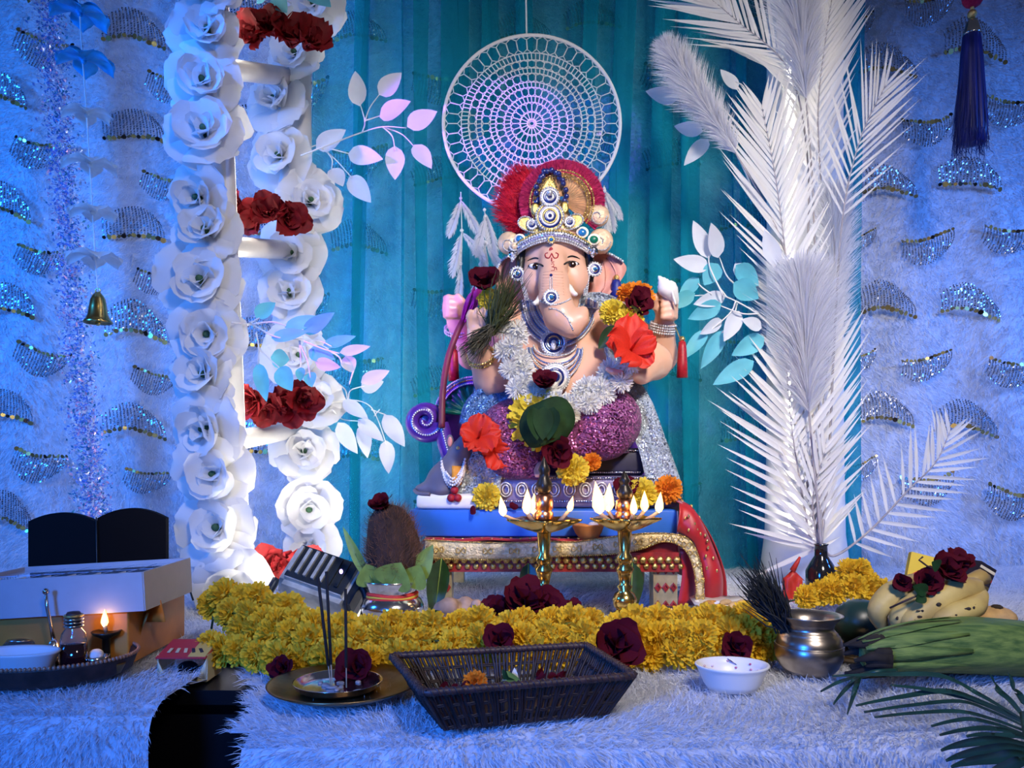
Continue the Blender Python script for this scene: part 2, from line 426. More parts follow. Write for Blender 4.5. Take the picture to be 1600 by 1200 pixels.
# ================================================================== FLOWERS (prototype meshes shared by all copies)
def petal_mesh(name, L, Wd, o0, o1, cup, m, nu=6, nv=5, tip=.6, ruffle=0, seed=0, base=.12):
    """petal in the local frame of a flower whose axis is +Z: leaves the axis towards +X while opening from o0 to o1 degrees"""
    P = []; r = z = 0.0; du = 1.0/nu
    for i in range(nu+1):
        u = i*du; th = R(o0+(o1-o0)*u)
        if i: thm = R(o0+(o1-o0)*(u-du/2)); r += L*du*math.sin(thm); z += L*du*math.cos(thm)
        w = Wd*.5*(base+(1-base)*math.sin(math.pi*min(1, u*.62+.02))**.8) * (1-max(0, (u-.72)/.28)**2*tip)
        row = []
        for j in range(nv+1):
            v = -1+2*j/nv
            off = cup*w*v*v
            rf = ruffle*L*math.sin(v*7+seed*2.1+u*3)*u*u + ruffle*L*.5*math.sin(v*15+seed)*u*u
            off += rf
            ll = -.10*L*v*v*u*(tip)            # rounded end
            rr_ = r+ll*math.sin(th); zz = z+ll*math.cos(th)
            row.append((rr_-off*math.cos(th), v*w, zz+off*math.sin(th)))
        P.append(row)
    return MB().grid(P).mesh(name, m)
def add_petals(root, name, meshes, n, phase=0, scale=1, jit=.12, rot_jit=.15, lift=0, rnd=random):
    for k in range(n):
        me = meshes[k % len(meshes)]
        q = Quaternion((0, 0, 1), phase+2*math.pi*k/n+rnd.uniform(-rot_jit, rot_jit)) @ Euler((rnd.uniform(-.1, .1), rnd.uniform(-jit, jit), 0)).to_quaternion()
        put(name, me, root, True, (0, 0, lift), q, scale*rnd.uniform(1-jit*.7, 1+jit*.7))

PW = {'o': [petal_mesh('petal', .078, .092, 38, 100, -.22, M_whitep, tip=.55, ruffle=.05, seed=s) for s in (1, 2, 3)],
      'm': [petal_mesh('petal', .058, .070, 12, 75, .35, M_whitep, tip=.35, ruffle=.05, seed=s) for s in (4, 5, 6)],
      'i': [petal_mesh('petal', .040, .046, 0, 38, .65, M_whitep, tip=.2, ruffle=.04, seed=s) for s in (7, 8)]}
ST = MB().lathe([(.0, .0), (.006, .006), (.007, .02), (.004, .027), (0, .028)], n=8).mesh('stamen', M_stamen)
def white_rose(p, d, sc, label, group, spin):
    r = thing('white_rose', p, label, 'flower', group, zrot(d, spin)); rr = random.Random(int(abs(p.x*9999)+p.z*777))
    add_petals(r, 'petal', PW['o'], 6, 0, sc, .16, .2, 0, rr)
    add_petals(r, 'petal', PW['m'], 5, .5, sc, .16, .2, .006*sc, rr)
    add_petals(r, 'petal', PW['i'], 4, .2, sc, .16, .2, .012*sc, rr)
    put('stamen', ST, r, True, (0, 0, .012*sc), None, sc)

# ------------------------------------------------------------------ flower ladder
YL, YR2 = 1.52, 1.80
lad = thing('ladder_stand', W(365, 943, YL), 'white ladder stand carrying paper roses, in front of fur drape', 'stand')
A0, A1 = Vector((W(368, 940, YL).x, YL, 0.0)), W(325, -160, YL)
B0, B1 = Vector((W(478, 890, YR2).x, YR2, 0.0)), W(462, -140, YR2)
MB().tube([A0, A1], .030, 16).build('post', M_white, lad)
MB().tube([B0, B1], .028, 16).build('post', M_white, lad)
for pa, pb in ((105, 122), (384, 392), (690, 668), (-110, -80)):
    a = A0+(A1-A0)*((W(0, pa, YL).z-A0.z)/(A1.z-A0.z)); b = B0+(B1-B0)*((W(0, pb, YR2).z-B0.z)/(B1.z-B0.z))
    MB().tube([a, b], .020, 12).build('rung', M_white, lad)
ORD = ['lowest', 'second', 'third', 'fourth', 'fifth', 'sixth', 'seventh', 'eighth', 'ninth', 'tenth', 'eleventh', 'twelfth', 'thirteenth']
M_led = mat('led_strip', (1, 1, 1), .5, emis=(1.0, .92, .80), estr=24)
def strip(p0, p1, off, parent, w=.004):
    MB().box((p0+p1)/2+Vector(off), (w, w, (p1-p0).length), (p1-p0).to_track_quat('Z', 'Y').to_matrix()).build('led_strip', M_led, parent, False)
strip(A0, A1, (.020, .027, 0), lad); strip(B0, B1, (.018, .025, 0), lad)
LL = [(348, -5, .95), (328, 62, .9), (322, 138, .98), (325, 222, 1.1), (322, 312, .88), (330, 372, .9), (320, 446, 1.08), (330, 522, .98), (333, 590, .95),
      (335, 665, 1.02), (340, 742, 1.0), (350, 828, 1.08), (365, 905, 1.02)]
for i, (x, y, s) in enumerate(LL):
    p = W(x, y, YL-.035); white_rose(p, (random.uniform(-.35, .25), -1, random.uniform(-.25, .35)), s*1.08, 'white fabric rose, %s up from the foot of the front ladder post' % ORD[len(LL)-1-i],
        'roses on the front ladder post', i*1.3)
LR = [(497, 12, 1.0), (468, 92, .9), (438, 170, .95), (445, 250, 1.0), (482, 322, .98), (462, 398, 1.0), (455, 465, .95), (470, 555, 1.0), (497, 630, .85), (472, 712, .98), (480, 792, .98), (487, 852, .8)]
for i, (x, y, s) in enumerate(LR):
    p = W(x, y, YR2-.035); white_rose(p, (random.uniform(-.2, .45), -1, random.uniform(-.25, .35)), s*1.10, 'white fabric rose, %s up from the foot of the rear ladder post' % ORD[len(LR)-1-i],
        'roses on the rear ladder post', i*1.7)
PR = [petal_mesh('petal', .044, .032, 15, 70, .3, M_redp, tip=.5, ruffle=.08, seed=s) for s in range(4)]
def red_cluster(px, py, Y, w, label, heads, sc=1):
    c = W(px, py, Y); r = thing('red_flower_bunch', c, label, 'flowers')
    for k in range(heads):
        t = (k+.5)/heads-.5
        q0 = Vector((t*w*S(Y), random.uniform(-.01, .01), -t*.02+random.uniform(-.008, .008)))
        d = zrot((t*1.6+random.uniform(-.3, .3), -1, random.uniform(-.5, .5)))
        for ring, (n, s, tilt) in enumerate(((6, 1.0, .0), (5, .8, -.35), (4, .55, -.6))):
            for j in range(n):
                q = d @ Quaternion((0, 0, 1), j*2*math.pi/n+ring*.5+k) @ Quaternion((0, 1, 0), tilt+random.uniform(-.2, .2))
                put('petal', PR[(j+k) % 4], r, True, q0, q, s*sc*random.uniform(.85, 1.15))
red_cluster(443, 65, 1.60, 86, 'dark red fabric flowers tied to the uppermost visible ladder rung', 4, 1.45)
red_cluster(416, 340, 1.62, 82, 'dark red fabric flowers sitting on the middle ladder rung', 4, 1.3)
red_cluster(437, 628, 1.62, 74, 'dark red fabric flowers behind teal leaves on the lowest ladder rung', 4, 1.4)
red_cluster(447, 878, 1.62, 74, 'dark red fabric flowers at the ladder foot behind the flood light', 4, 1.4)

# ------------------------------------------------------------------ leaf sprays
def leaf_obj(parent, base, tip, wid, m, name='leaf', curl=.12, roll=0):
    base, tip = Vector(base), Vector(tip); d = tip-base; L = d.length; d.normalize()
    view = Vector((0, -1, 0)); side = d.cross(view)
    if side.length < .05: side = Vector((1, 0, 0))
    side.normalize(); side = Quaternion(d, roll) @ side; nrm = side.cross(d).normalized()
    P = []; nu = 8
    for i in range(nu+1):
        u = i/nu; w = wid*.5*(math.sin(math.pi*u**.72)**.85 if 0 < u < 1 else 0)+.0004
        P.append([base+d*L*u+side*w*v+nrm*(curl*L*(u*u-.3*u)*.6+abs(v)*w*.25) for v in (-1, -.5, 0, .5, 1)])
    return MB().grid(P).build(name, m, parent)
def spray(label, Y, stems, leaves, rs=.0016, name='leaf_spray', group=None):
    r = thing(name, W(*stems[0][0], Y), label, 'leaf spray', group)
    for s in stems:
        pts = spline([W(x, y, Y+.02*math.sin(i*1.3+x)) for i, (x, y) in enumerate(s)], 5)
        MB().tube(pts, [rs*(1.15-.5*k/len(pts)) for k in range(len(pts))], 6).build('stem', M_stemw, r)
    for (a, b, w, m) in leaves:
        y0 = Y+random.uniform(-.012, .012)
        leaf_obj(r, W(*a, y0), W(*b, y0+random.uniform(-.03, .03)), w*S(Y), M_leaft if m == 't' else M_leafw, roll=random.uniform(-.35, .35))
spray('white leaf spray reaching from the ladder towards the dreamcatcher', 1.72,
      [[(470, 243), (525, 222), (565, 207), (598, 198), (635, 200)], [(566, 207), (570, 190), (562, 160)], [(570, 190), (578, 168), (594, 146)], [(572, 188), (597, 180)],
       [(598, 198), (613, 213), (617, 236)], [(598, 198), (628, 210), (648, 230)], [(515, 232), (545, 240)], [(500, 230), (522, 247), (550, 278)], [(512, 238), (519, 250), (518, 265)], [(480, 232), (496, 226)]],
      [((562, 166), (556, 112), 30, 'w'), ((592, 148), (628, 114), 28, 'w'), ((593, 183), (643, 160), 32, 'w'), ((636, 198), (683, 175), 30, 'w'), ((647, 226), (674, 265), 28, 'w'),
       ((617, 228), (617, 281), 30, 'w'), ((494, 232), (541, 203), 28, 'w'), ((544, 240), (600, 250), 30, 'w'), ((519, 263), (536, 293), 26, 'w'), ((546, 276), (581, 318), 30, 'w')])
spray('teal leaf spray across the ladder rungs and rear roses', 1.46,
      [[(362, 504), (395, 508), (430, 526), (470, 531), (500, 533), (518, 541)], [(385, 508), (405, 497)], [(395, 506), (425, 503), (447, 509)], [(400, 520), (404, 540), (403, 570)],
       [(404, 545), (420, 560), (436, 574)], [(468, 532), (470, 560), (470, 580)], [(470, 540), (480, 562), (485, 590)], [(475, 533), (505, 545), (530, 552)], [(515, 548), (530, 558), (535, 572)], [(552, 580), (546, 600)]],
      [((400, 497), (431, 474), 30, 't'), ((445, 512), (503, 496), 22, 't'), ((424, 528), (482, 520), 22, 't'), ((474, 520), (524, 488), 24, 't'), ((423, 558), (452, 562), 30, 't'),
       ((403, 567), (418, 628), 24, 't'), ((436, 574), (458, 612), 30, 't'), ((470, 574), (470, 596), 16, 't'), ((484, 582), (488, 606), 20, 't'), ((482, 548), (524, 562), 26, 't'),
       ((505, 540), (556, 526), 18, 't'), ((531, 551), (578, 541), 16, 'w'), ((493, 566), (534, 574), 20, 'w'), ((540, 556), (552, 582), 24, 'w'), ((564, 598), (608, 580), 22, 'w')])
spray('white leaf spray hanging low beside the rear ladder post', 1.74,
      [[(510, 632), (545, 625), (575, 632), (590, 655), (604, 695)], [(520, 640), (535, 655), (562, 658)], [(543, 625), (540, 610), (530, 600)], [(544, 624), (548, 610), (568, 603)], [(580, 640), (603, 648)], [(585, 650), (593, 640)]],
      [((536, 626), (576, 656), 22, 'w'), ((528, 660), (560, 709), 28, 'w'), ((560, 655), (600, 691), 22, 'w'), ((566, 662), (575, 716), 24, 'w'), ((600, 648), (632, 698), 28, 'w'), ((603, 688), (607, 741), 24, 'w'), ((564, 606), (600, 596), 24, 'w')])
spray('teal and white leaf spray beside the conch shell hand', 1.62,
      [[(1215, 520), (1180, 488), (1135, 464), (1110, 461), (1086, 462)], [(1135, 464), (1125, 450), (1118, 436)], [(1150, 446), (1135, 430), (1124, 402)], [(1112, 460), (1098, 450), (1091, 443)],
       [(1130, 462), (1110, 420), (1107, 400)], [(1150, 470), (1140, 490), (1103, 522)], [(1152, 472), (1145, 500), (1128, 520)], [(1185, 490), (1160, 490), (1126, 478)], [(1210, 450), (1213, 420), (1216, 410)]],
      [((1108, 404), (1083, 346), 26, 'w'), ((1122, 403), (1109, 348), 30, 'w'), ((1108, 418), (1052, 406), 28, 'w'), ((1122, 412), (1100, 446), 30, 't'), ((1092, 434), (1060, 468), 22, 't'),
       ((1086, 458), (1038, 481), 24, 't'), ((1127, 474), (1074, 498), 28, 't'), ((1133, 462), (1082, 476), 24, 'w'), ((1150, 414), (1184, 446), 30, 't'), ((1146, 442), (1184, 466), 34, 't'), ((1148, 412), (1172, 448), 24, 'w'),
       ((1104, 516), (1067, 562), 22, 't'), ((1131, 516), (1094, 576), 26, 't'), ((1155, 486), (1130, 534), 26, 'w'), ((1128, 500), (1092, 522), 20, 'w'), ((1194, 526), (1142, 556), 30, 't'), ((1178, 564), (1114, 602), 30, 't'), ((1214, 414), (1194, 360), 26, 'w'), ((1190, 512), (1158, 500), 22, 'w')])
spray('white pointed leaves peeping out behind the fluffy pampas plume', 1.76,
      [[(1190, 330), (1150, 240), (1100, 170), (1058, 152)], [(1120, 195), (1095, 205)], [(1140, 222), (1105, 218)], [(1190, 200), (1165, 140), (1150, 128)]],
      [((1060, 154), (1009, 143), 26, 'w'), ((1098, 206), (1054, 198), 24, 'w'), ((1106, 217), (1068, 261), 24, 'w'), ((1152, 140), (1125, 110), 22, 'w')])
spray('teal leaves at the ladder top above the red flowers', 1.58, [[(405, -40), (430, -10), (455, 5)], [(455, -40), (480, -12), (500, -5)], [(430, -10), (425, 0)]],
      [((428, -6), (450, 22), 26, 't'), ((480, -14), (518, 14), 30, 't'), ((455, 8), (448, 34), 14, 'w'), ((415, -8), (402, 6), 16, 't')])

# ------------------------------------------------------------------ white palm and pampas in a black vase, white column behind
colm = thing('white_column', Vector((W(1256, 900, 1.88).x, 1.88, 0)), 'white round fabric column behind the palm leaves', 'column')
cb = Vector((W(1257, 900, 1.88).x, 1.88, 0))
MB().lathe([(.105, 0), (.10, .02), (.090, .10), (.086, .3), (.085, .9), (.085, 1.6)], cb, 32).build('shaft', M_white, colm)
MB().lathe([(.087, 1.58), (.09, 1.60), (.09, 1.63), (.0, 1.64)], cb, 32).build('cap', M_white, colm)
MB().box(cb+Vector((-.058, -.066, .75)), (.004, .004, 1.45)).build('led_strip', M_led, colm, False)
vb = Vector((W(1283, 930, 1.60).x, 1.60, 0))
M_vase = mat('black_glass', (.01, .01, .012), .12, coat=.6)
vase = thing('black_vase', vb, 'small black bottle vase holding the white palm leaves', 'vase')
MB().lathe([(.0, .002), (.026, .002), (.03, .012), (.03, .05), (.022, .066), (.013, .08), (.012, .10), (.015, .104), (.010, .104), (.009, .06), (0, .05)], vb, 20).build('bottle', M_vase, vase)
def leaflet_mesh(name, m):   # unit blade: length 1 along +X, folded along its midrib
    P = []
    for i in range(7):
        u = i/6; w = .5*(math.sin(math.pi*min(1, .12+u*.95))**.7 if u < 1 else 0.0)*(1-.35*u)
        P.append([(u, v*w*1.0, .03*math.sin(u*2.4)+(.25*abs(v)*w)) for v in (-1, 0, 1)])
    return MB().grid(P).mesh(name, m)
LFM = leaflet_mesh('leaflet', M_palm)
VT = vb+Vector((0, 0, .10))
def palm(label, pts, Lpx, n, Y, wpx=7, a0=52, a1=25, start=.3, sides=(1, -1), droop=0, up=None):
    """pts: rachis pixels from low to tip; leaflets both sides, angle to rachis from a0 to a1 degrees"""
    if up is None: up = [Y]*len(pts)
    C = spline([VT]+[W(x, y, yy) for (x, y), yy in zip(pts, up)], 12)
    r = thing('palm_leaf', VT, label, 'palm leaf')
    MB().tube(C, [.0032*(1-.75*k/len(C)) for k in range(len(C))], 6).build('rachis', M_rachis, r)
    N = len(C)-1
    for k in range(n):
        t = start+(1-start)*(k+.5)/n; i = min(N-1, int(t*N)); f = t*N-i; p = C[i].lerp(C[i+1], f); d = (C[min(N, i+2)]-C[max(0, i-1)]).normalized()
        s0 = d.cross(Vector((0, -1, 0))).normalized()
        ang = R(a0+(a1-a0)*(k/n)); prof = math.sin(math.pi*(.18+.78*(k/n)))**.6
        for sg in sides:
            a = ang+random.uniform(-.06, .06); L = Lpx*S(Y)*prof*random.uniform(.85, 1.1)
            x = (d*math.cos(a)+s0*sg*math.sin(a)+Vector((0, random.uniform(-.14, .10), -droop*math.sin(a)))).normalized()
            zz = Vector((random.uniform(-.3, .3), -1, random.uniform(-.3, .3))); y = zz.cross(x).normalized(); z = x.cross(y)
            q = Matrix((x, y, z)).transposed().to_quaternion()
            o = put('leaflet', LFM, r, False, p, q, (L, wpx*S(Y), wpx*S(Y)*1.5))
    return r
def plume(label, pts, wpx, Y, n=2600, start=.45, name='pampas_plume', m=None, up=None):
    if up is None: up = [Y]*len(pts)
    C = spline([VT]+[W(x, y, yy) for (x, y), yy in zip(pts, up)], 14)
    r = thing(name, VT, label, 'plume')
    MB().tube(C, [.0028*(1-.7*k/len(C)) for k in range(len(C))], 6).build('stalk', M_rachis, r)
    A = np.array([tuple(c) for c in C]); N = len(A)-1
    t = (start+(1-start)*rng.random(n)**.9)*N; i = np.clip(t.astype(int), 0, N-1); f = (t-i)[:, None]
    p = A[i]*(1-f)+A[i+1]*f; d = A[i+1]-A[i]; d /= np.linalg.norm(d, axis=1)[:, None]
    ra = rng.normal(0, 1, (n, 3)); ra[:, 1] *= .6; sd = ra-(ra*d).sum(1)[:, None]*d; sd /= np.linalg.norm(sd, axis=1)[:, None]
    a = rng.uniform(.3, .85, n)[:, None]; tt = (t/N-start)/(1-start)
    prof = (np.sin(math.pi*(.12+.80*tt))**.7)[:, None]
    v = d*np.cos(a)+sd*np.sin(a); L = wpx*.95*S(Y)*prof*rng.uniform(.6, 1.15, n)[:, None]
    w = np.cross(v, rng.normal(0, 1, (n, 3))); w = w/np.linalg.norm(w, axis=1)[:, None]*.0007
    mid = p+v*L*.55; tip = p+v*L+np.array([0, 0, -.08])*L
    V = np.stack([p-w, p+w, mid+w, mid-w, tip], 1).reshape(-1, 3); b = np.arange(n)[:, None]*5
    T = np.concatenate([b+np.array([0, 1, 2]), b+np.array([0, 2, 3]), b+np.array([3, 2, 4])], 0)
    put('barbs', np_mesh('barbs', V, T, m or M_feather), r)['kind'] = 'stuff'
palm('white palm leaf fanning low towards the red stool cloth', [(1268, 850), (1248, 740), (1236, 660), (1228, 560)], 150, 24, 1.64, 9, 62, 30, .16)
palm('white palm leaf leaning right over the fruit', [(1305, 868), (1360, 828), (1420, 765), (1462, 722), (1485, 672)], 92, 17, 1.60, 7, 62, 28, .30)
palm('tall white palm leaf in the middle of the bouquet', [(1262, 760), (1250, 560), (1228, 400), (1212, 280), (1190, 165)], 150, 30, 1.68, 7, 42, 22, .40)
palm('white palm leaf arching over the hanging hoop side', [(1268, 700), (1262, 450), (1262, 250), (1232, 110), (1150, 32), (1100, -10)], 135, 26, 1.72, 7, 40, 26, .60)
palm('white palm leaf rising before the fur drape', [(1295, 720), (1305, 500), (1318, 330), (1345, 215), (1385, 130)], 130, 18, 1.66, 5, 40, 16, .58)
palm('white palm leaf reaching above the frame of the column', [(1280, 600), (1285, 350), (1278, 180), (1290, 60), (1310, -60)], 150, 26, 1.76, 7, 34, 20, .45)
palm('short white palm leaf low before the column', [(1278, 850), (1270, 780), (1290, 700)], 110, 12, 1.62, 7, 40, 22, .2)
palm('white palm leaf standing upright against the column', [(1272, 780), (1285, 640), (1300, 520)], 140, 18, 1.70, 7, 34, 20, .25)
plume('fluffy white pampas plume leaning towards the dreamcatcher', [(1262, 560), (1222, 380), (1150, 240), (1090, 150), (1040, 72)], 64, 1.68, 5200, .60)
plume('fluffy white pampas plume in the bouquet centre', [(1275, 760), (1262, 620), (1258, 520), (1250, 430)], 120, 1.62, 5200, .45)
plume('tall white pampas plume high before the column', [(1278, 560), (1270, 300), (1258, 140), (1244, -30), (1240, -90)], 110, 1.70, 5200, .58)
plume('white pampas plume against the right side of the column', [(1285, 740), (1300, 560), (1305, 400), (1302, 300)], 80, 1.74, 3600, .5)

# ------------------------------------------------------------------ dreamcatcher
YD = 1.86; sd_ = S(YD); DC = W(831, 193, YD); DR = 138*sd_
dcr = thing('dreamcatcher', DC, 'round white crochet dreamcatcher with feathers hanging behind the idol', 'dreamcatcher')
def circ(r, n=96, c=DC, yy=0): return [c+Vector((r*math.cos(2*math.pi*k/n), yy, r*math.sin(2*math.pi*k/n))) for k in range(n)]
MB().tube(circ(DR), .0042, 8, True).build('hoop', M_cord, dcr)
web = MB()
rings = [(.10, 16, .25), (.22, 24, .33), (.36, 36, .44), (.47, 44, .55), (.58, 52, .66), (.70, 60, .78), (.81, 66, .98)]
web.tube(circ(DR*.05, 16), .0022, 5, True); 
def arcpt(r, a): return DC+Vector((r*math.cos(a), random.uniform(-.0008, .0008), r*math.sin(a)))
for k in range(16): web.tube([arcpt(DR*.02, k*math.pi/8), arcpt(DR*.13, k*math.pi/8)], .0013, 4)
web.tube(circ(DR*.13, 32), .0016, 5, True)
bands = [(.13, .24, 20, 'open'), (.24, .31, 40, 'solid'), (.31, .41, 30, 'open'), (.41, .47, 60, 'solid'), (.47, .57, 38, 'open'), (.57, .63, 80, 'solid'), (.63, .72, 46, 'open'), (.72, .80, 104, 'solid'), (.80, .99, 50, 'loop')]
for (r0, r1, n, kind) in bands:
    if kind != 'loop': web.tube(circ(DR*r1, 72), .0014, 5, True)
    for k in range(n):
        a = 2*math.pi*k/n; h = math.pi/n
        if kind == 'solid':
            web.tube([arcpt(DR*r0, a), arcpt(DR*r1, a+h*.3)], .0014, 4)
        else:
            m0 = r0+(r1-r0)*.22; m1 = r0+(r1-r0)*.80
            web.tube([arcpt(DR*m0, a), arcpt(DR*m1, a)], .0015, 4)
            for s in (-1, 1):
                web.tube([arcpt(DR*m0, a), arcpt(DR*r0, a+s*h)], .0011, 4); web.tube([arcpt(DR*m1, a), arcpt(DR*r1, a+s*h)], .0011, 4)
web.build('crochet_web', M_cord, dcr)
MB().tube([DC+Vector((-.012, 0, DR)), DC+Vector((-.016, 0, DR+.2)), DC+Vector((-.016, 0, DR+.35))], .0022, 6).build('hanging_cord', M_cord, dcr)
def feather_mesh(n=150, seed=1):
    rr = random.Random(seed); b = MB()
    C = [Vector((.06*math.sin(t*2), 0, -t)) for t in [i/10 for i in range(11)]]
    b.tube(C, [.008*(1-.08*i) for i in range(11)], 4)
    for k in range(n):
        t = rr.uniform(.05, 1); i = min(9, int(t*10)); p = C[i].lerp(C[i+1], t*10-i); s = rr.choice((-1, 1))
        L = .20*math.sin(math.pi*(.12+.8*t))*rr.uniform(.6, 1.4)
        v = Vector((s*math.cos(.9), rr.uniform(-.6, .6), -math.sin(.9)*1.2)).normalized()*L; w = Vector((.004, .003, .006))
        b.add([p-w, p+w, p+v*.6+w*.8, p+v+Vector((0, 0, -.05))], [(0, 1, 2), (0, 2, 3)])
    return b.mesh('feather', M_feather, False)
FE = [feather_mesh(460, s) for s in (1, 2, 3)]
def fstring(px, py0, py1, feathers):
    MB().tube([W(px, py0, YD), W(px+2, (py0+py1)/2, YD), W(px, py1, YD)], .0012, 5).build('feather_string', M_cord, dcr)
    for (x, y, L, a) in feathers:
        MB().ball(W(x, y-2, YD-.004), .004, 8, 5).build('bead', M_cord, dcr)
        o = put('feather', FE[int(x+y) % 3], dcr, False, W(x, y, YD-.004), Euler((random.uniform(-.2, .2), R(a), random.uniform(-.5, .5))).to_quaternion(), L*sd_)
fstring(720, 300, 440, [(720, 312, 62, 20), (720, 312, 60, -22), (721, 362, 70, 12), (722, 362, 62, -35), (720, 414, 55, 8)])
fstring(757, 325, 420, [(757, 330, 72, -8), (758, 340, 66, 22), (757, 380, 70, 5), (760, 382, 60, -25), (750, 415, 60, 20)])
fstring(944, 290, 345, [(944, 297, 55, -24), (945, 300, 62, -8), (946, 330, 48, 6)])
# ================================================================== smooth bodies from blended volumes
def E(px, py, Y, rx, ry=None, rz=None, k=.014, sc=None):
    """ellipsoid: pixel centre, depth, radii in pixels (x, up, depth)"""
    s = S(Y); ry = ry or rx; rz = rz or rx
    return ('e', np.array(W(px, py, Y)), np.array((rx*s, rz*s, ry*s)), k)
def Cn(a, b, k=.010):
    """tapering capsule: (px, py, Y, r px) to the same"""
    return ('c', np.array(W(*a[:3])), np.array(W(*b[:3])), a[3]*S(a[2]), b[3]*S(b[2]), k)
def prim_d(p, P):
    if p[0] == 'e':
        q = (P-p[1]); k0 = np.linalg.norm(q/p[2], axis=-1); k1 = np.linalg.norm(q/(p[2]**2), axis=-1)+1e-9
        return k0*(k0-1)/k1
    a, b, ra, rb = p[1], p[2], p[3], p[4]; ab = b-a
    t = np.clip(((P-a)@ab)/(ab@ab+1e-12), 0, 1)
    return np.linalg.norm(P-a-t[..., None]*ab, axis=-1)-(ra+(rb-ra)*t)
def smin(a, b, k):
    h = np.maximum(k-np.abs(a-b), 0)/k
    return np.minimum(a, b)-h*h*k*.25
def sdf_at(prims, P):
    d = None
    for p in prims:
        e = prim_d(p, P); d = e if d is None else smin(d, e, p[-1])
    return d
def chain(pts, k=.010): return [Cn(a, b, k) for a, b in zip(pts[:-1], pts[1:])]
def sdf_mesh(name, prims, h, m, smooth_it=1):
    lo = np.min([p[1]-p[2].max() if p[0] == 'e' else np.minimum(p[1], p[2])-max(p[3], p[4]) for p in prims], 0)-3*h
    hi = np.max([p[1]+p[2].max() if p[0] == 'e' else np.maximum(p[1], p[2])+max(p[3], p[4]) for p in prims], 0)+3*h
    n = np.ceil((hi-lo)/h).astype(int)+1
    ax = [lo[i]+h*np.arange(n[i]) for i in range(3)]; D = np.full(n, 1.0)
    for p in prims:
        if p[0] == 'e': a, b, r = p[1]-p[2], p[1]+p[2], 0
        else: r = max(p[3], p[4]); a, b = np.minimum(p[1], p[2])-r, np.maximum(p[1], p[2])+r
        pad = p[-1]+3*h; i0 = np.clip(((a-pad-lo)/h).astype(int), 0, n-1); i1 = np.clip(((b+pad-lo)/h).astype(int)+2, 1, n)
        sl = tuple(slice(i0[i], i1[i]) for i in range(3))
        G = np.stack(np.meshgrid(*[ax[i][sl[i]] for i in range(3)], indexing='ij'), -1)
        D[sl] = smin(D[sl], prim_d(p, G), p[-1])
    # surface nets
    s = D < 0; c = np.zeros(tuple(n-1), int); acc = np.zeros(tuple(n-1)+(3,)); cnt = np.zeros(tuple(n-1))
    def cs(o): return tuple(slice(o[i], n[i]-1+o[i]) for i in range(3))
    corners = [(i, j, k) for i in (0, 1) for j in (0, 1) for k in (0, 1)]
    for o in corners: c += s[cs(o)]
    act = (c > 0) & (c < 8)
    for o in corners:
        for axn in range(3):
            if o[axn] == 0:
                o2 = list(o); o2[axn] = 1; d0, d1 = D[cs(o)], D[cs(o2)]; cr = (d0 < 0) != (d1 < 0)
                t = np.where(cr, d0/np.where(cr, d0-d1, 1), 0)
                for q in range(3): acc[..., q] += np.where(cr, o[q]+(t if q == axn else 0), 0)
                cnt += cr
    idx = -np.ones(tuple(n-1), int); ii = np.argwhere(act); idx[act] = np.arange(len(ii))
    V = lo+h*(ii+acc[act]/cnt[act][:, None]); Q = []
    for axn in range(3):
        b, cc = [(1, 2), (2, 0), (0, 1)][axn]
        e = [1, 1, 1]; e[axn] = 0
        rng_ = tuple(slice(e[i], n[i]-1) for i in range(3)); nx = tuple(slice(rng_[i].start+(1 if i == axn else 0), n[i]-1+(1 if i == axn else 0)) for i in range(3))
        cr = s[rng_] != s[nx]; pos = np.argwhere(cr)+np.array(e)
        ins = s[tuple(pos.T)]
        def at(db, dc):
            q = pos.copy(); q[:, b] -= db; q[:, cc] -= dc; return idx[tuple(q.T)]
        quad = np.stack([at(0, 0), at(1, 0), at(1, 1), at(0, 1)], 1)
        quad[~ins] = quad[~ins][:, ::-1]; Q.append(quad)
    Q = np.concatenate(Q)
    for _ in range(smooth_it):
        A = np.zeros_like(V); C_ = np.zeros(len(V))
        for i in range(4):
            np.add.at(A, Q[:, i], V[Q[:, (i+1) % 4]]); np.add.at(C_, Q[:, i], 1)
            np.add.at(A, Q[:, i], V[Q[:, (i+3) % 4]]); np.add.at(C_, Q[:, i], 1)
        V = V*.5+.5*A/C_[:, None]
    me = np_mesh(name, V, Q[:, ::-1], m)
    return me
def surf(prims, px, py, off=0.0, y0=1.25, y1=1.75):
    """first point of a body met by the sight line through a pixel, moved out by off"""
    ys = np.arange(y0, y1, .001); P = np.array([W(px, py, y) for y in ys]); d = sdf_at(prims, P); i = np.argmax(d < 0)
    y = ys[i] if (d < 0).any() else .5*(y0+y1)
    return W(px, py, y-off)
def shell(P, t, name, m, parent):
    """grid with thickness t (vector)"""
    a = len(P); n = len(P[0]); b = MB(); t = Vector(t)
    f = [Vector(p) for r in P for p in r]; k = [p+t for p in f]
    fs = []
    for i in range(a-1):
        for j in range(n-1):
            q = (i*n+j, i*n+j+1, (i+1)*n+j+1, (i+1)*n+j); fs.append(q); fs.append(tuple(x+a*n for x in reversed(q)))
    edge = [j for j in range(n)]+[i*n+n-1 for i in range(1, a)]+[(a-1)*n+j for j in range(n-2, -1, -1)]+[i*n for i in range(a-2, 0, -1)]
    for u, v in zip(edge, edge[1:]+edge[:1]): fs.append((u, u+a*n, v+a*n, v))
    b.add(f+k, fs); return b.build(name, m, parent)
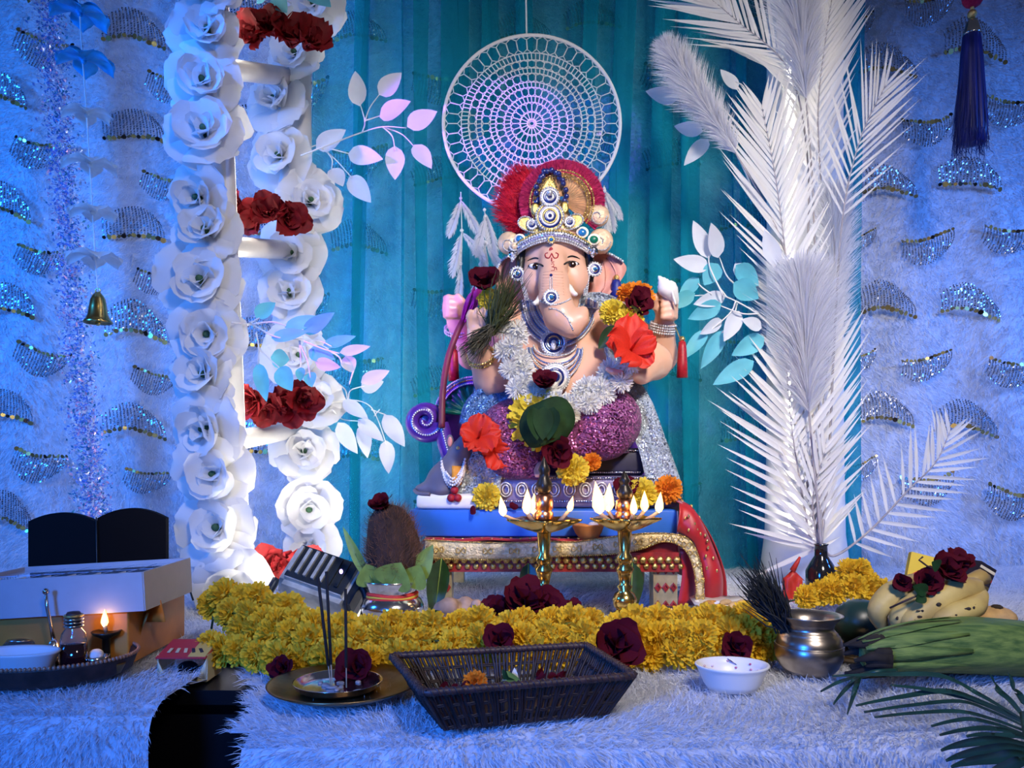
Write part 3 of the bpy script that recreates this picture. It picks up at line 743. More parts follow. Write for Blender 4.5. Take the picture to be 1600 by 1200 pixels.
def beads(path, r, m, parent, name='bead_row', gap=2.0, n=6):
    path = [Vector(p) for p in path]; b = MB(); acc = 0.0; b.ball(path[0], r, n, 4)
    for a, c in zip(path[:-1], path[1:]):
        L = (c-a).length; t = gap*r-acc
        while t <= L: b.ball(a.lerp(c, t/L), r, n, 4); t += gap*r
        acc = L-(t-gap*r)
    return b.build(name, m, parent)
FWD = Euler((R(90), 0, 0)).to_matrix()      # lathe axis turned to face the viewer side (-Y)

# ------------------------------------------------------------------ small flower prototypes
def pompon(m, rings, plen, pw, seed, flat=.75, rf=.2, name='marigold_head'):
    rr = random.Random(seed); b = MB()
    for (rad, el, n) in rings:
        for k in range(n):
            a = 2*math.pi*(k+rr.random()*.7)/n; e = R(el+rr.uniform(-9, 9))
            d = Vector((math.cos(a)*math.cos(e), math.sin(a)*math.cos(e), math.sin(e)))
            p = d*rad*.42; t = d.cross(Vector((0, 0, 1))).normalized() if abs(d.z) < .98 else Vector((1, 0, 0)); u = t.cross(d)
            t = (t+u*rr.uniform(-rf, rf)*2).normalized(); L = rad*plen*rr.uniform(.8, 1.15); w = pw*rad*rr.uniform(.8, 1.2)
            tip = p+d*L; mid = p+d*L*.6
            vs = [p-t*w*.4, p+t*w*.4, mid-t*w+u*w*.2, mid+u*-w*.2, mid+t*w+u*w*.2, tip-t*w*.55+u*w*.35, tip+t*w*.55+u*w*.35]
            vs = [Vector((v.x, v.y, v.z*flat)) for v in vs]
            b.add(vs, [(0, 3, 2), (0, 1, 3), (1, 4, 3), (2, 3, 5), (3, 6, 5), (3, 4, 6)])
    b.ball((0, 0, 0), (.5, .5, .4), 10, 6)
    return b.mesh(name, m, False)
MR = [(1.0, -22, 20), (1.0, -6, 24), (1.02, 10, 24), (1.0, 25, 22), (.98, 40, 20), (.96, 54, 16), (.95, 68, 11), (.93, 81, 6), (.92, 89, 2)]
MG = {c: [pompon(m, MR, .60, .14, s, .85, .5) for s in range(4)] for c, m in (('y', M_yel), ('l', M_lem), ('o', M_ora))}
MUM = [pompon(M_wfl, [(1.0, -20, 16), (1.0, -2, 20), (1, 15, 20), (1, 32, 18), (.95, 50, 15), (.92, 68, 10), (.9, 85, 4)], .62, .085, s, .85, .4, 'garland_flower') for s in range(3)]
def marigold(px, py, Y, rpx, c, label, d=(0, -1, .25), group=None):
    o = put('marigold', random.choice(MG[c]), None, False, W(px, py, Y), zrot(d, random.uniform(0, 6)), rpx*S(Y))
    return tag(o, label, 'flower', group)
PD = [petal_mesh('petal', 1.0, 1.45, 14, 72, .30, M_dred, tip=.3, ruffle=.05, seed=s) for s in (1, 2, 3)]
PDi = [petal_mesh('petal', .8, 1.0, -5, 30, .6, M_dred, tip=.2, ruffle=.04, seed=s) for s in (4, 5)]
SEPAL = MB().lathe([(0, -.12), (.12, -.06), (.16, .05), (.1, .1)], n=8).mesh('calyx', M_grn)
def dark_rose(px, py, Y, rpx, label, d=(0, -1, .3), open_=1, group=None):
    r = thing('dark_red_rose', W(px, py, Y), label, 'rose', group, zrot(d, random.uniform(0, 6))); s = rpx*S(Y)*1.35
    add_petals(r, 'petal', PD, 5, 0, s*open_, .2, .3); add_petals(r, 'petal', PD, 4, .6, s*.8*open_, .3, .3); add_petals(r, 'petal', PDi, 4, .2, s, .2, .3)
    put('calyx', SEPAL, r, True, None, None, s); return r
PH = [petal_mesh('petal', 1.0, .98, 42, 86, .12, M_hib, nu=8, nv=10, tip=.45, ruffle=.13, seed=s) for s in range(5)]
def hibiscus(px, py, Y, rpx, label, d):
    r = thing('red_hibiscus', W(px, py, Y), label, 'flower', None, zrot(d, .4)); s = rpx*S(Y)
    add_petals(r, 'petal', PH, 5, 0, s, .25, .25)
    MB().tube([(0, 0, 0), (.02*s, 0, .5*s), (.1*s, .02*s, .95*s)], [.05*s, .04*s, .03*s], 6).build('pistil', M_hib, r, True, True)
    return r

# ================================================================== THE IDOL
M_skin = mat('painted_skin', (.74, .43, .30), .42, var=.06, vscale=12, coat=.15)
M_ear = mat('ear_pink', (.68, .30, .24), .5, var=.2, vscale=30)
M_hair = mat('black_paint', (.006, .006, .008), .35)
M_mauve = mat('mauve_glitter_cloth', (.30, .08, .22), .35, var=.25, vscale=60, sparkle=420)
M_shawl = mat('silver_glitter_cloth', (.40, .46, .52), .38, var=.2, vscale=60, sparkle=520)
M_shawlb = mat('blue_glitter_cloth', (.10, .22, .46), .38, var=.2, vscale=60, sparkle=520)
M_magenta = mat('magenta_plush', (.55, .02, .12), .8, trans=.15, var=.2, vscale=80)
M_redfe = mat('red_feather', (.75, .01, .05), .75, trans=.25, var=.2, vscale=60)
M_navy = mat('navy_bead', (.01, .02, .14), .1, coat=1, spec=.8)
M_blueg = mat('blue_stone', (.02, .18, .45), .08, coat=1)
M_pearl = mat('pearl', (.80, .78, .76), .22, coat=.6)
M_dia = mat('silver_stones', (.78, .78, .80), .28, .55, var=.4, vscale=500)
M_goldp = mat('gold_pleat', (.80, .58, .38), .45, .25, var=.25, vscale=60, bump=.3, bscale=200)
M_lace0 = mat('pale_gold', (.75, .68, .55), .4, .3, var=.3, vscale=90)
M_purple = mat('purple_lacquer', (.09, .02, .30), .35, var=.2, coat=.4)
M_emer = mat('green_satin', (.0, .16, .09), .35, var=.3, vscale=40)
M_dark = mat('dark_embroidery', (.015, .012, .035), .6, var=.3)
M_seat = mat('mauve_seat', (.20, .16, .28), .4, var=.25, metal=.2)
M_eyew = mat('eye_white', (.85, .83, .80), .2, coat=.8)
M_iris = mat('eye_brown', (.02, .008, .005), .12, coat=1)
M_kum = mat('vermilion_mark', (.35, .005, .02), .6)
M_sap0 = mat('lilac_stones', (.45, .42, .62), .3, .4, var=.3, vscale=300)
M_lips = mat('blush', (.70, .28, .24), .5)
M_shell = mat('conch_white', (.85, .83, .80), .4, var=.06)
M_lotus = mat('magenta_lotus', (.42, .02, .25), .5, trans=.2, var=.3, vscale=30)
M_lstem = mat('maroon_stem', (.16, .02, .04), .5)

idol = thing('seated_idol', W(880, 790, 1.56), 'seated elephant-headed clay idol with jewelled crown on the blue board', 'idol')
HEAD = [E(866, 420, 1.545, 50, 54, 46), E(866, 392, 1.54, 46, 40, 44), E(838, 438, 1.52, 22, 28, 22), E(897, 436, 1.52, 23, 28, 22)]
TRUNK = chain([(864, 398, 1.498, 20), (864, 418, 1.485, 21), (865, 442, 1.468, 23), (867, 470, 1.452, 25), (876, 494, 1.442, 26), (892, 507, 1.435, 20), (906, 498, 1.432, 13), (911, 487, 1.435, 9)], .008)
BODY = HEAD+TRUNK+[E(866, 475, 1.58, 44, 40, 40, .03), E(868, 525, 1.59, 82, 62, 52, .03), E(870, 590, 1.545, 88, 72, 62, .03)]
def arm(pts): return chain(pts, .012)
BODY += arm([(795, 505, 1.565, 30), (768, 592, 1.50, 27), (747, 552, 1.445, 17)])
BODY += arm([(785, 492, 1.62, 26), (738, 552, 1.63, 24), (714, 505, 1.59, 16)])
BODY += arm([(945, 505, 1.565, 30), (1022, 566, 1.525, 26), (1003, 584, 1.455, 17)])
BODY += arm([(957, 492, 1.62, 26), (1032, 556, 1.615, 25), (1037, 508, 1.575, 17)])
BODY += [E(746, 522, 1.435, 17, 22, 9), E(708, 482, 1.575, 17, 18, 14), E(984, 584, 1.435, 20, 10, 15), E(1040, 478, 1.56, 19, 22, 15)]
fk = .004
for i, x in enumerate((734, 743, 752, 760)):      # raised open hand
    BODY += chain([(x, 508, 1.432, 5.2), (x-1+i, 494, 1.425, 4.8), (x+1+i, 482+3*abs(i-1.5), 1.421, 4.2)], fk)
BODY += chain([(760, 528, 1.43, 6), (768, 517, 1.42, 5.2), (768, 506, 1.418, 4.5)], fk)
for i, dy in enumerate((-.03, -.017, -.004, .009)):   # palm held out
    BODY += chain([(970, 583, 1.435+dy, 5.5), (958, 581+i, 1.432+dy, 5), (949, 577+i, 1.432+dy, 4.3)], fk)
BODY += chain([(985, 578, 1.42, 6), (976, 566, 1.41, 5), (970, 560, 1.41, 4.2)], fk)
for i, y in enumerate((468, 477, 486, 495)):      # hands closed on conch and lotus
    BODY += chain([(1054, y, 1.552, 6), (1048, y-1, 1.535, 5.5), (1036, y, 1.535, 5)], fk)
    BODY += chain([(697, y-2, 1.572, 5.5), (701, y-3, 1.555, 5), (713, y-2, 1.556, 4.5)], fk)
BODY += chain([(1024, 480, 1.552, 6), (1024, 466, 1.54, 5.2), (1031, 458, 1.536, 4.5)], fk)
BODY += chain([(720, 482, 1.57, 5.5), (722, 470, 1.556, 5), (716, 462, 1.553, 4.4)], fk)
BODY += chain([(830, 728, 1.47, 15), (848, 735, 1.43, 12)], .008)
for i in range(5): BODY += chain([(838+i*4.2, 738, 1.425, 4.2), (838+i*4.6, 743, 1.412, 3.6-.2*i)], fk)
put('body', sdf_mesh('body', BODY, .0028, M_skin, 2), idol)

# ears
def ear(inner, mid, outer, Y, parent):
    a, b, c = [spline([Vector((x, 0, y)) for x, y in q], 5) for q in (inner, mid, outer)]; P = []
    for i in range(len(a)):
        P.append([W(a[i].x, a[i].z, Y+.005), W((a[i].x+b[i].x)/2, (a[i].z+b[i].z)/2, Y+.012), W(b[i].x, b[i].z, Y+.016), W((c[i].x+b[i].x)/2, (c[i].z+b[i].z)/2, Y+.012), W(c[i].x, c[i].z, Y-.002)])
    e = shell(P, (0, .006, 0), 'ear', M_ear, parent)
    beads([r[-1]+Vector((0, -.003, 0)) for r in P][:int(len(P)*.62)], .0028, M_dia, parent, 'ear_trim', 1.7)
    for k in (1.2, 2.0, 2.8):      # skin folds
        j = 1+int(k); MB().tube([P[i][min(3, j)]+Vector((0, -.001, .001*math.sin(i+k))) for i in range(4, len(P)-3)], .0014, 5).build('ear_fold', M_ear, parent)
ear([(820, 396), (814, 420), (816, 445), (824, 470)], [(808, 396), (794, 420), (796, 450), (812, 478)], [(812, 394), (784, 408), (774, 440), (790, 482)], 1.555, idol)
ear([(914, 394), (920, 420), (920, 445), (916, 470)], [(928, 394), (944, 414), (945, 445), (928, 472)], [(926, 391), (958, 400), (979, 422), (946, 468)], 1.555, idol)
# hair at the temples
for pts in ([(824, 378), (816, 396), (813, 420), (814, 440)], [(910, 378), (919, 396), (922, 420), (920, 440)]):
    MB().tube([W(v.x, v.y, 1.528) for v in spline([Vector((x, y, 0)) for x, y in pts], 5)], .009, 8).build('hair', M_hair, idol)
# face
def oval(px, py, rx, ry, m, name, bulge=.003, prims=HEAD+TRUNK, rot=0):
    c = surf(prims, px, py, 0); s = S(c.y)
    return MB().ball(c+Vector((0, .001, 0)), (rx*s, bulge, ry*s), 14, 8, Euler((0, R(rot), 0)).to_matrix()).build(name, m, idol)
for sx, ex, ey in ((-1, 837, 416), (1, 893, 413)):
    e = oval(ex, ey, 10.5, 4.6, M_eyew, 'eye', .0035, rot=sx*-8)
    c = surf(HEAD, ex+1, ey, .0025); MB().ball(c, (6.4*S(c.y), .0022, 5.0*S(c.y)), 12, 6).build('iris', M_iris, e)
    lid = [surf(HEAD+TRUNK, ex+dx, ey-4.5+.06*dx*dx*.55-(0 if abs(dx) < 9 else 0), .002) for dx in (-12, -8, -4, 0, 4, 8, 12)]
    MB().tube(spline(lid, 4), [.0005]+[.0018]*23+[.0006], 6).build('eyelid', M_hair, idol)
    br = [surf(HEAD, ex+sx*dx, ey-13+(abs(dx-1)**1.5)*.11, .0012) for dx in (-13, -7, 0, 7, 13)]
    MB().tube(spline(br, 4), [.0006+.0010*math.sin(math.pi*i/16) for i in range(17)], 6).build('eyebrow', M_hair, idol)
oval(861, 391, 3.5, 5, M_kum, 'forehead_dot', .002)
def mark(strokes, r, m, name):
    b = MB()
    for st in strokes: b.tube(spline([surf(HEAD+TRUNK, x, y, .0008) for x, y in st], 5), r, 5)
    return b.build(name, m, idol)
mark([[(862, 396), (858, 403), (853, 402), (852, 397), (856, 395)], [(862, 396), (866, 403), (871, 402), (872, 397), (868, 395)], [(862, 403), (862, 408)]], .0012, M_kum, 'forehead_mark')
mark([[(861, 413), (865, 412), (865, 416), (862, 417), (866, 418), (866, 422), (861, 423)], [(866, 418), (869, 418), (870, 422)], [(862, 410), (866, 409)]], .0007, M_kum, 'trunk_mark')
# tusks, trunk folds
for a, b in (((846, 466, 1.46), (834, 474, 1.435)), ((888, 450, 1.475), (900, 460, 1.445))):
    MB().tube(spline([W(*a), W((a[0]+b[0])/2, (a[1]+b[1])/2+2, (a[2]+b[2])/2), W(*b)], 4), [.0085-.0006*i for i in range(9)], 8).build('tusk', M_shell, idol)
fold = MB()
for i in range(9):
    y = 424+i*4.4
    fold.tube(spline([surf(TRUNK, 864+dx*(15+i*.3)/10, y+abs(dx)*.12, .0003) for dx in (-10, -5, 0, 5, 10)], 3), .0009, 4)
fold.build('trunk_folds', M_skin, idol)

# ------------------------------------------------------------------ jewellery
def medallion(px, py, Y, r, cols, name='medallion', parent=None, tilt=0, depth=4, rim=True):
    """round jewel: rings of colour from rim inwards, facing the viewer, beaded rim"""
    s = S(Y); c = W(px, py, Y); parent = parent or idol
    rot = Euler((R(90+tilt), 0, 0)).to_matrix(); n = len(cols); b = MB(); ms = []
    for i, m in enumerate(cols):
        r0 = r*(1-i/n)*s; r1 = r*(1-(i+1)/n)*s; z = (depth*(1+i*.35))*s
        ms.append(m); b.cur = i
        b.lathe([(r0, 0), (r0, z), (r1*.98+.0002, z+.3*s), (r1*.98, 0)] if i < n-1 else [(r0, 0), (r0, z), (r0*.6, z+2*s), (0, z+2.6*s)], c, 20, rot)
    o = b.build(name, ms, parent)
    if rim:
        k = max(10, int(r*1.7)); bb = MB()
        for i in range(k):
            a = 2*math.pi*i/k; bb.ball(c+rot @ Vector((r*1.02*s*math.cos(a), r*1.02*s*math.sin(a), 2*s)), .16*r*s if r < 14 else 2.0*s, 6, 4)
        bb.build('bead_rim', M_dia, o)
    return o
pc = W(866, 376, 1.552); s_ = S(1.552)
MB().lathe([(r*s_, z*s_) for r, z in ((42, -12), (42, 4), (34, 22), (24, 42), (14, 58), (6, 68), (0, 72))], pc, 28, sy=.82).build('crown_cap', M_goldp, idol)
# magenta fan behind the cap
fc = (878, 316); YF = 1.522
def fan(r0, r1, n, amp, m, name, a0=-40, a1=220, yo=0):
    P = []
    for i in range(n+1):
        a = R(a0+(a1-a0)*i/n); row = []
        for r in (r0, (r0+r1)/2, r1):
            q = W(fc[0]+r*math.cos(a), fc[1]-r*math.sin(a), YF+yo); q.y += amp*(1 if i % 2 else -1)*(r/r1); row.append(q)
        P.append(row)
    o = shell(P, (0, .004, 0), name, m, idol); o.data.polygons.foreach_set('use_smooth', [False]*len(o.data.polygons)); return o
fan(10, 46, 72, .0042, M_goldp, 'crown_fan', yo=-.004); fan(44, 67, 90, .0012, M_magenta, 'crown_fan_border')
for r in (40, 45, 50): beads([W(fc[0]+r*math.cos(R(a)), fc[1]-r*math.sin(R(a)), YF-.008) for a in range(-40, 221, 4)], .0022, M_gold, idol, 'fan_bead_row', 1.9)
# front ornaments of the crown
YC = 1.495
for i, (x, y) in enumerate([(842, 312), (838, 302), (838, 292), (843, 283), (848, 275), (855, 268), (862, 266), (868, 270), (874, 278), (880, 287), (884, 297), (885, 307), (882, 314), (838, 316), (850, 268), (873, 272), (845, 277), (879, 282)]):
    MB().ball(W(x, y, YC+.012+.003*(i % 3)), .0058, 10, 6).build('crown_bead', M_navy, idol)
def plate(outline, Y, t, m, name, parent=None):
    p = [W(x, y, Y) for x, y in outline]; k = len(p); b = MB(); q = [v+Vector((0, t, 0)) for v in p]
    c = sum(p, Vector())/k+Vector((0, -t*.4, 0))
    b.add(p+q+[c], [(i, (i+1) % k, 2*k) for i in range(k)]+[(i, k+i, k+(i+1) % k, (i+1) % k) for i in range(k)]); return b.build(name, m, parent or idol, False)
tear = [(859+19*math.sin(t)*abs(math.sin(t/2))**.9, 301-math.cos(t)*26) for t in [2*math.pi*i/32 for i in range(32)]]
plate(tear, YC, .008, M_gold, 'teardrop_plate')
beads([W(x, y, YC-.002) for x, y in tear+tear[:1]], .0016, M_gold, idol, 'teardrop_beads', 1.9)
medallion(859, 308, YC-.002, 14, [M_pearl, M_navy, M_dia, M_navy], 'teardrop_jewel', depth=2); MB().ball(W(859, 301, YC-.010), .0062, 12, 8).build('crystal', M_dia, idol)
medallion(859, 339, YC, 21, [M_gold, M_navy, M_pearl, M_gold, M_navy, M_pearl, M_navy], 'crown_medallion', depth=2.5)
for x, y in ((836, 327), (882, 325)):
    MB().ball(W(x, y, YC+.006), (.0085, .005, .0125), 12, 8).build('gold_cabochon', M_gold, idol)
for x, y, sx in ((827, 352, -1), (894, 348, 1)):     # paisley pieces
    out = [(x+sx*(17*math.cos(t)*(1-.25*math.sin(t))), y-11*math.sin(t)-6*(math.cos(t)+.2)) for t in [2*math.pi*i/24 for i in range(24)]]
    plate(out, YC+.008, .007, M_gold, 'paisley_plate'); beads([W(a, b, YC+.006) for a, b in out+out[:1]], .0019, M_dia, idol, 'paisley_beads', 2.0)
    medallion(x-sx*4, y-1, YC+.004, 8, [M_pearl, M_navy, M_dia], 'paisley_jewel', depth=2)
CAPV = [E(863, 384, 1.545, 66, 34, 52)]
band = spline([Vector(v) for v in ((800, 396, 0), (814, 380, 0), (836, 369, 0), (859, 364, 0), (884, 366, 0), (908, 376, 0), (928, 390, 0))], 8)
for k, (dy, m, r) in enumerate(((0, M_dia, .0030), (4.2, M_sap0, .0026), (8, M_dia, .0030), (-4, M_gold, .0028), (12, M_dia, .0022))):
    beads([surf(HEAD+CAPV, v.x, v.y+dy, .007) for v in band], r, m, idol, 'crown_band', 1.8)
MB().tube([surf(HEAD+CAPV, v.x, v.y+3, -.001) for v in band], .0085, 8).build('crown_band_base', M_silver, idol)
medallion(861, 375, surf(HEAD+CAPV, 861, 375).y-.010, 6, [M_gold, M_blueg], 'band_jewel', depth=2)
for x, y, r, m in ((812, 373, 8, M_blueg), (910, 363, 9, M_blueg), (803, 385, 7, M_goldp), (928, 374, 9, M_emer)):
    b = plate([(x+r*math.cos(t)*(1.1), y+r*math.sin(t)) for t in [2*math.pi*i/12 for i in range(12)]], YC+.012, .006, M_lace0, 'crown_gem_setting'); 
    MB().ball(W(x, y, YC+.011), (r*.74*s_, .004, r*.66*s_), 10, 6).build('crown_gem', m, b)
for x, y, r in ((795, 381, 17), (938, 378, 19), (934, 338, 17)):
    b = MB().lathe([(0, 0), (r*s_, 0), (r*s_, .008), (r*.8*s_, .012), (0, .013)], W(x, y, YC+.034), 20, FWD).build('crown_side_scroll', M_goldp, idol)
    beads([W(x+r*(.85-.05*i)*math.cos(i*.5), y+r*(.85-.05*i)*math.sin(i*.5), YC+.020) for i in range(15)], .0016, M_dia, b, 'scroll_beads', 2.0)
# red feather tuft on the crown
FT = [E(800, 318, 1.56, 20, 34, 12), E(818, 292, 1.56, 22, 26, 12), E(812, 345, 1.56, 14, 20, 10)]
ft = put('feather_tuft', sdf_mesh('feather_tuft', FT, .005, M_redfe, 1), idol)
def fuzz(prims, n, length, width, m, parent, comb=(0, 0, 0), spread=.4, name='plume_fuzz'):
    P = []; N = []
    for p in prims:
        k = n//len(prims); d = rng.normal(0, 1, (k, 3)); d /= np.linalg.norm(d, axis=1)[:, None]; P.append(p[1]+d*p[2]); q = d/p[2]; N.append(q/np.linalg.norm(q, axis=1)[:, None])
    o = put(name, fur_mesh(name, np.concatenate(P), np.concatenate(N), length, width, np.tile(np.array(comb), (len(prims)*k, 1)), spread, m, 2), parent); o['kind'] = 'stuff'; return o
fuzz(FT, 3000, .024, .0012, M_redfe, ft, (-.6, 0, .45), .5)
fb = np.array([(lambda a, r: tuple(W(fc[0]+r*math.cos(a), fc[1]-r*math.sin(a), YF-.003)))(R(random.uniform(-40, 190)), random.uniform(50, 66)) for _ in range(1800)])
o = put('fan_border_fuzz', fur_mesh('fan_border_fuzz', fb, np.tile(np.array((0, -.5, 0)), (1800, 1)), .007, .0009, (fb-np.array(W(fc[0], fc[1], YF)))*14, .2, M_magenta, 2), idol); o['kind'] = 'stuff'
# earrings
for x, y in ((808, 428), (929, 421)):
    medallion(x, y, 1.515, 10.5, [M_dia, M_navy, M_silver, M_blueg], 'earring', depth=2.5)
for x0, y0, x1, y1 in ((918, 428, 914, 462), (815, 436, 823, 470)):
    for k in range(3): beads([W(x0+k*2.5-2, y0, 1.512), W(x1+k*2.5-2, y1, 1.508)], .0016, M_dia, idol, 'earring_chain', 2)
# trunk ornament
MB().ball(surf(TRUNK, 861, 430, .001), .003, 10, 6).build('trunk_jewel', M_navy, idol)
for dx in (-1.6, 1.6): beads([surf(TRUNK, 861+dx, y, .001) for y in range(433, 456, 3)], .0013, M_dia, idol, 'trunk_chain', 2)
tj = surf(TRUNK, 861, 465, .001); medallion(861, 465, tj.y, 11.5, [M_pearl, M_navy, M_silver, M_blueg], 'trunk_medallion', depth=2.5)
beads([surf(TRUNK, x, 470+((x-865)/26)**2*-9+6, .001) for x in range(844, 894, 2)], .0020, M_dia, idol, 'trunk_band', 1.9)
beads([surf(TRUNK, x, y, .001) for x, y in ((859, 482), (868, 483), (878, 488), (886, 496), (892, 507), (896, 516))], .0017, M_dia, idol, 'trunk_band', 1.9)
# necklaces on the chest
TORSO = BODY[len(HEAD)+len(TRUNK):][:3]
M_sapph = mat('sapphire_band', (.16, .24, .52), .3, .4, var=.3, vscale=200)
for k in range(9):
    w = 35+k*3.3; d = 60+k*3.4; pts = []
    for i in range(25):
        t = math.pi*i/24; x = 872-w*math.cos(t)*(1-.12*math.sin(t)); y = 462+d*math.sin(t)**.8*.8+k*1.2
        pts.append(surf(TORSO, x, y, .012))
    beads(pts, .0023, M_dia if k % 3 != 1 else M_sapph, idol, 'necklace_strand', 1.8)
medallion(865, 536, surf(TORSO, 865, 536).y-.012, 19, [M_dia, M_navy, M_silver, M_navy, M_pearl], 'necklace_pendant', depth=3)
MB().ball(W(865, 540, surf(TORSO, 865, 536).y-.024), (.005, .004, .008), 10, 6).build('pendant_drop', M_pearl, idol)
for k in range(5):
    w = 33+k*2.6; pts = [surf(TORSO, 867-w*math.cos(math.pi*i/20)*1.0, 540+ (16+k*9)*math.sin(math.pi*i/20)+(4 if k else 0), .009) for i in range(21)]
    beads(pts, .0020, M_sapph if k % 2 else M_dia, idol, 'long_necklace_strand', 1.8)
medallion(867, 590, surf(TORSO, 867, 590).y-.010, 22, [M_dia, M_pearl, M_navy, M_dia, M_navy, M_blueg], 'long_necklace_pendant', depth=3)
# bracelets
def bracelet(a, b, r, rows, m=M_dia, name='bracelet'):
    a, b = W(*a), W(*b); ax = (b-a).normalized(); u = ax.orthogonal().normalized(); v = ax.cross(u)
    for k in range(rows):
        c = a.lerp(b, (k+.5)/rows); beads([c+(u*math.cos(t)+v*math.sin(t))*r for t in [2*math.pi*i/40 for i in range(41)]], .0024, m, idol, name, 1.9, 5)
bracelet((1034, 520, 1.580), (1037, 504, 1.573), .0245, 4)
bracelet((753, 562, 1.46), (750, 552, 1.447), .0245, 2, M_gold); bracelet((713, 520, 1.60), (713, 511, 1.592), .023, 2)
# tassels hanging from wrists and ear
def tassel(px, py, Y, hpx, wpx, m, parent, name='tassel'):
    s = S(Y); c = W(px, py, Y)
    t = MB().lathe([(.0, 0), (wpx*.35*s, -.04*hpx*s), (wpx*.42*s, -.2*hpx*s), (wpx*.5*s, -.6*hpx*s), (wpx*.55*s, -hpx*s), (0, -hpx*s)], c, 14, wob=lambda a, i: 1+.10*math.sin(a*7)).build(name, m, parent)
    MB().ball(c+Vector((0, 0, .003)), wpx*.3*s, 8, 6).build('tassel_bead', M_gold, t); return t
MB().tube([W(1054, 508, 1.565), W(1059, 520, 1.56), W(1063, 530, 1.56)], .0012, 5).build('tassel_chain', M_gold, idol)
tassel(1066, 532, 1.56, 58, 16, mat('red_silk', (.40, .01, .02), .45, var=.3, vscale=200), idol)
tassel(709, 545, 1.58, 50, 16, MATS['red_silk'], idol)
tassel(963, 437, 1.56, 30, 18, mat('blue_silk', (.01, .02, .22), .5, var=.3, vscale=200), idol)

# ------------------------------------------------------------------ clothing, throne
DH = [E(870, 640, 1.555, 96, 38, 66, .03)]+chain([(828, 648, 1.54, 44), (795, 678, 1.475, 46), (800, 712, 1.455, 34), (836, 732, 1.45, 18)], .02)+chain([(905, 648, 1.54, 44), (948, 658, 1.475, 50), (940, 672, 1.46, 44), (880, 705, 1.455, 26)], .02)
put('dhoti', sdf_mesh('dhoti', DH, .004, M_mauve, 2), idol)
for k in range(7):     # cloth folds on the knees
    y = 628+k*11
    MB().tube(spline([surf(DH, 905+t*16, y+8*math.sin(t*.5)+t*1.5, .0005) for t in range(0, 6)], 4), .0016, 5).build('fold', M_mauve, idol)
    MB().tube(spline([surf(DH, 770+t*12, y+18+6*math.sin(t*.6)+t*2, .0005) for t in range(0, 5)], 4), .0016, 5).build('fold', M_mauve, idol)
def sash(path, widths, m, name, rip=.006, nn=9):
    C = spline([W(*p) for p in path], 8); wd = np.interp(np.linspace(0, 1, len(C)), np.linspace(0, 1, len(widths)), widths); P = []
    for i, c in enumerate(C):
        d = (C[min(i+1, len(C)-1)]-C[max(i-1, 0)]).normalized(); sd = d.cross(Vector((0, -1, 0))).normalized()
        P.append([c+sd*wd[i]*S(c.y)*(j/(nn-1)-.5)+Vector((0, -rip*math.sin(j*1.9+i*.12), 0)) for j in range(nn)])
    return shell(P, (0, .003, 0), name, m, idol)
sash([(935, 478, 1.55), (958, 520, 1.535), (972, 590, 1.51), (996, 640, 1.50), (1018, 690, 1.475), (1032, 735, 1.455), (1038, 765, 1.45)], [26, 34, 46, 52, 46, 52, 60], M_shawl, 'shawl')
fr = MB()
for i in range(26): x = 1010+i*2.2; fr.tube([W(x, 752, 1.447), W(x+.5, 778, 1.445)], .0007, 4)
fr.build('shawl_fringe', M_shawl, idol)
sash([(806, 590, 1.50), (775, 612, 1.485), (748, 640, 1.48), (738, 668, 1.48)], [40, 44, 50, 44], M_shawlb, 'shawl_end')
sash([(905, 470, 1.53), (935, 470, 1.535), (962, 478, 1.55)], [22, 26, 24], M_shawl, 'shoulder_cloth')
sash([(800, 680, 1.455), (770, 710, 1.448), (748, 745, 1.446), (742, 776, 1.446)], [30, 52, 74, 76], M_shawl, 'sash_end')
# seat
def rbox(x0, x1, z0, z1, y0, y1, m, name, parent, bev=.006):
    bm = bmesh.new(); bmesh.ops.create_cube(bm, size=1)
    for v in bm.verts: v.co = Vector(((x0+x1)/2+v.co.x*(x1-x0), (y0+y1)/2+v.co.y*(y1-y0), (z0+z1)/2+v.co.z*(z1-z0)))
    bmesh.ops.bevel(bm, geom=bm.edges[:], offset=bev, segments=3, affect='EDGES', profile=.5)
    me = bpy.data.meshes.new(name); bm.to_mesh(me); bm.free(); me.materials.append(m)
    me.polygons.foreach_set('use_smooth', [True]*len(me.polygons)); return put(name, me, parent)
BT = .183                                            # top of the blue board
X = lambda px, Y: (px-800)/F*Y
Z = lambda py, Y: CH+(HZ-py)/F*Y
rbox(X(735, 1.455), X(1062, 1.455), BT+.001, Z(744, 1.455), 1.455, 1.75, M_seat, 'seat_base', idol, .010)
rbox(X(900, 1.48), X(1010, 1.48), Z(744, 1.48), Z(700, 1.48), 1.485, 1.72, M_dark, 'seat_cushion', idol, .012)
for y in (747, 783): beads([W(x, y, 1.451) for x in range(742, 1056, 4)], .0022, M_silver, idol, 'seat_beads', 2)
for y in (704, 738): beads([W(x, y, 1.482) for x in range(905, 1005, 4)], .0018, M_silver, idol, 'cushion_beads', 2)
for i in range(12):
    x = 765+i*25
    for rx, rz in ((9, 11), (5, 7)):
        MB().tube([W(x+rx*math.cos(t), 765+rz*math.sin(t), 1.449) for t in [2*math.pi*k/16 for k in range(16)]], .0016, 5, True).build('seat_ornament', M_dia, idol)
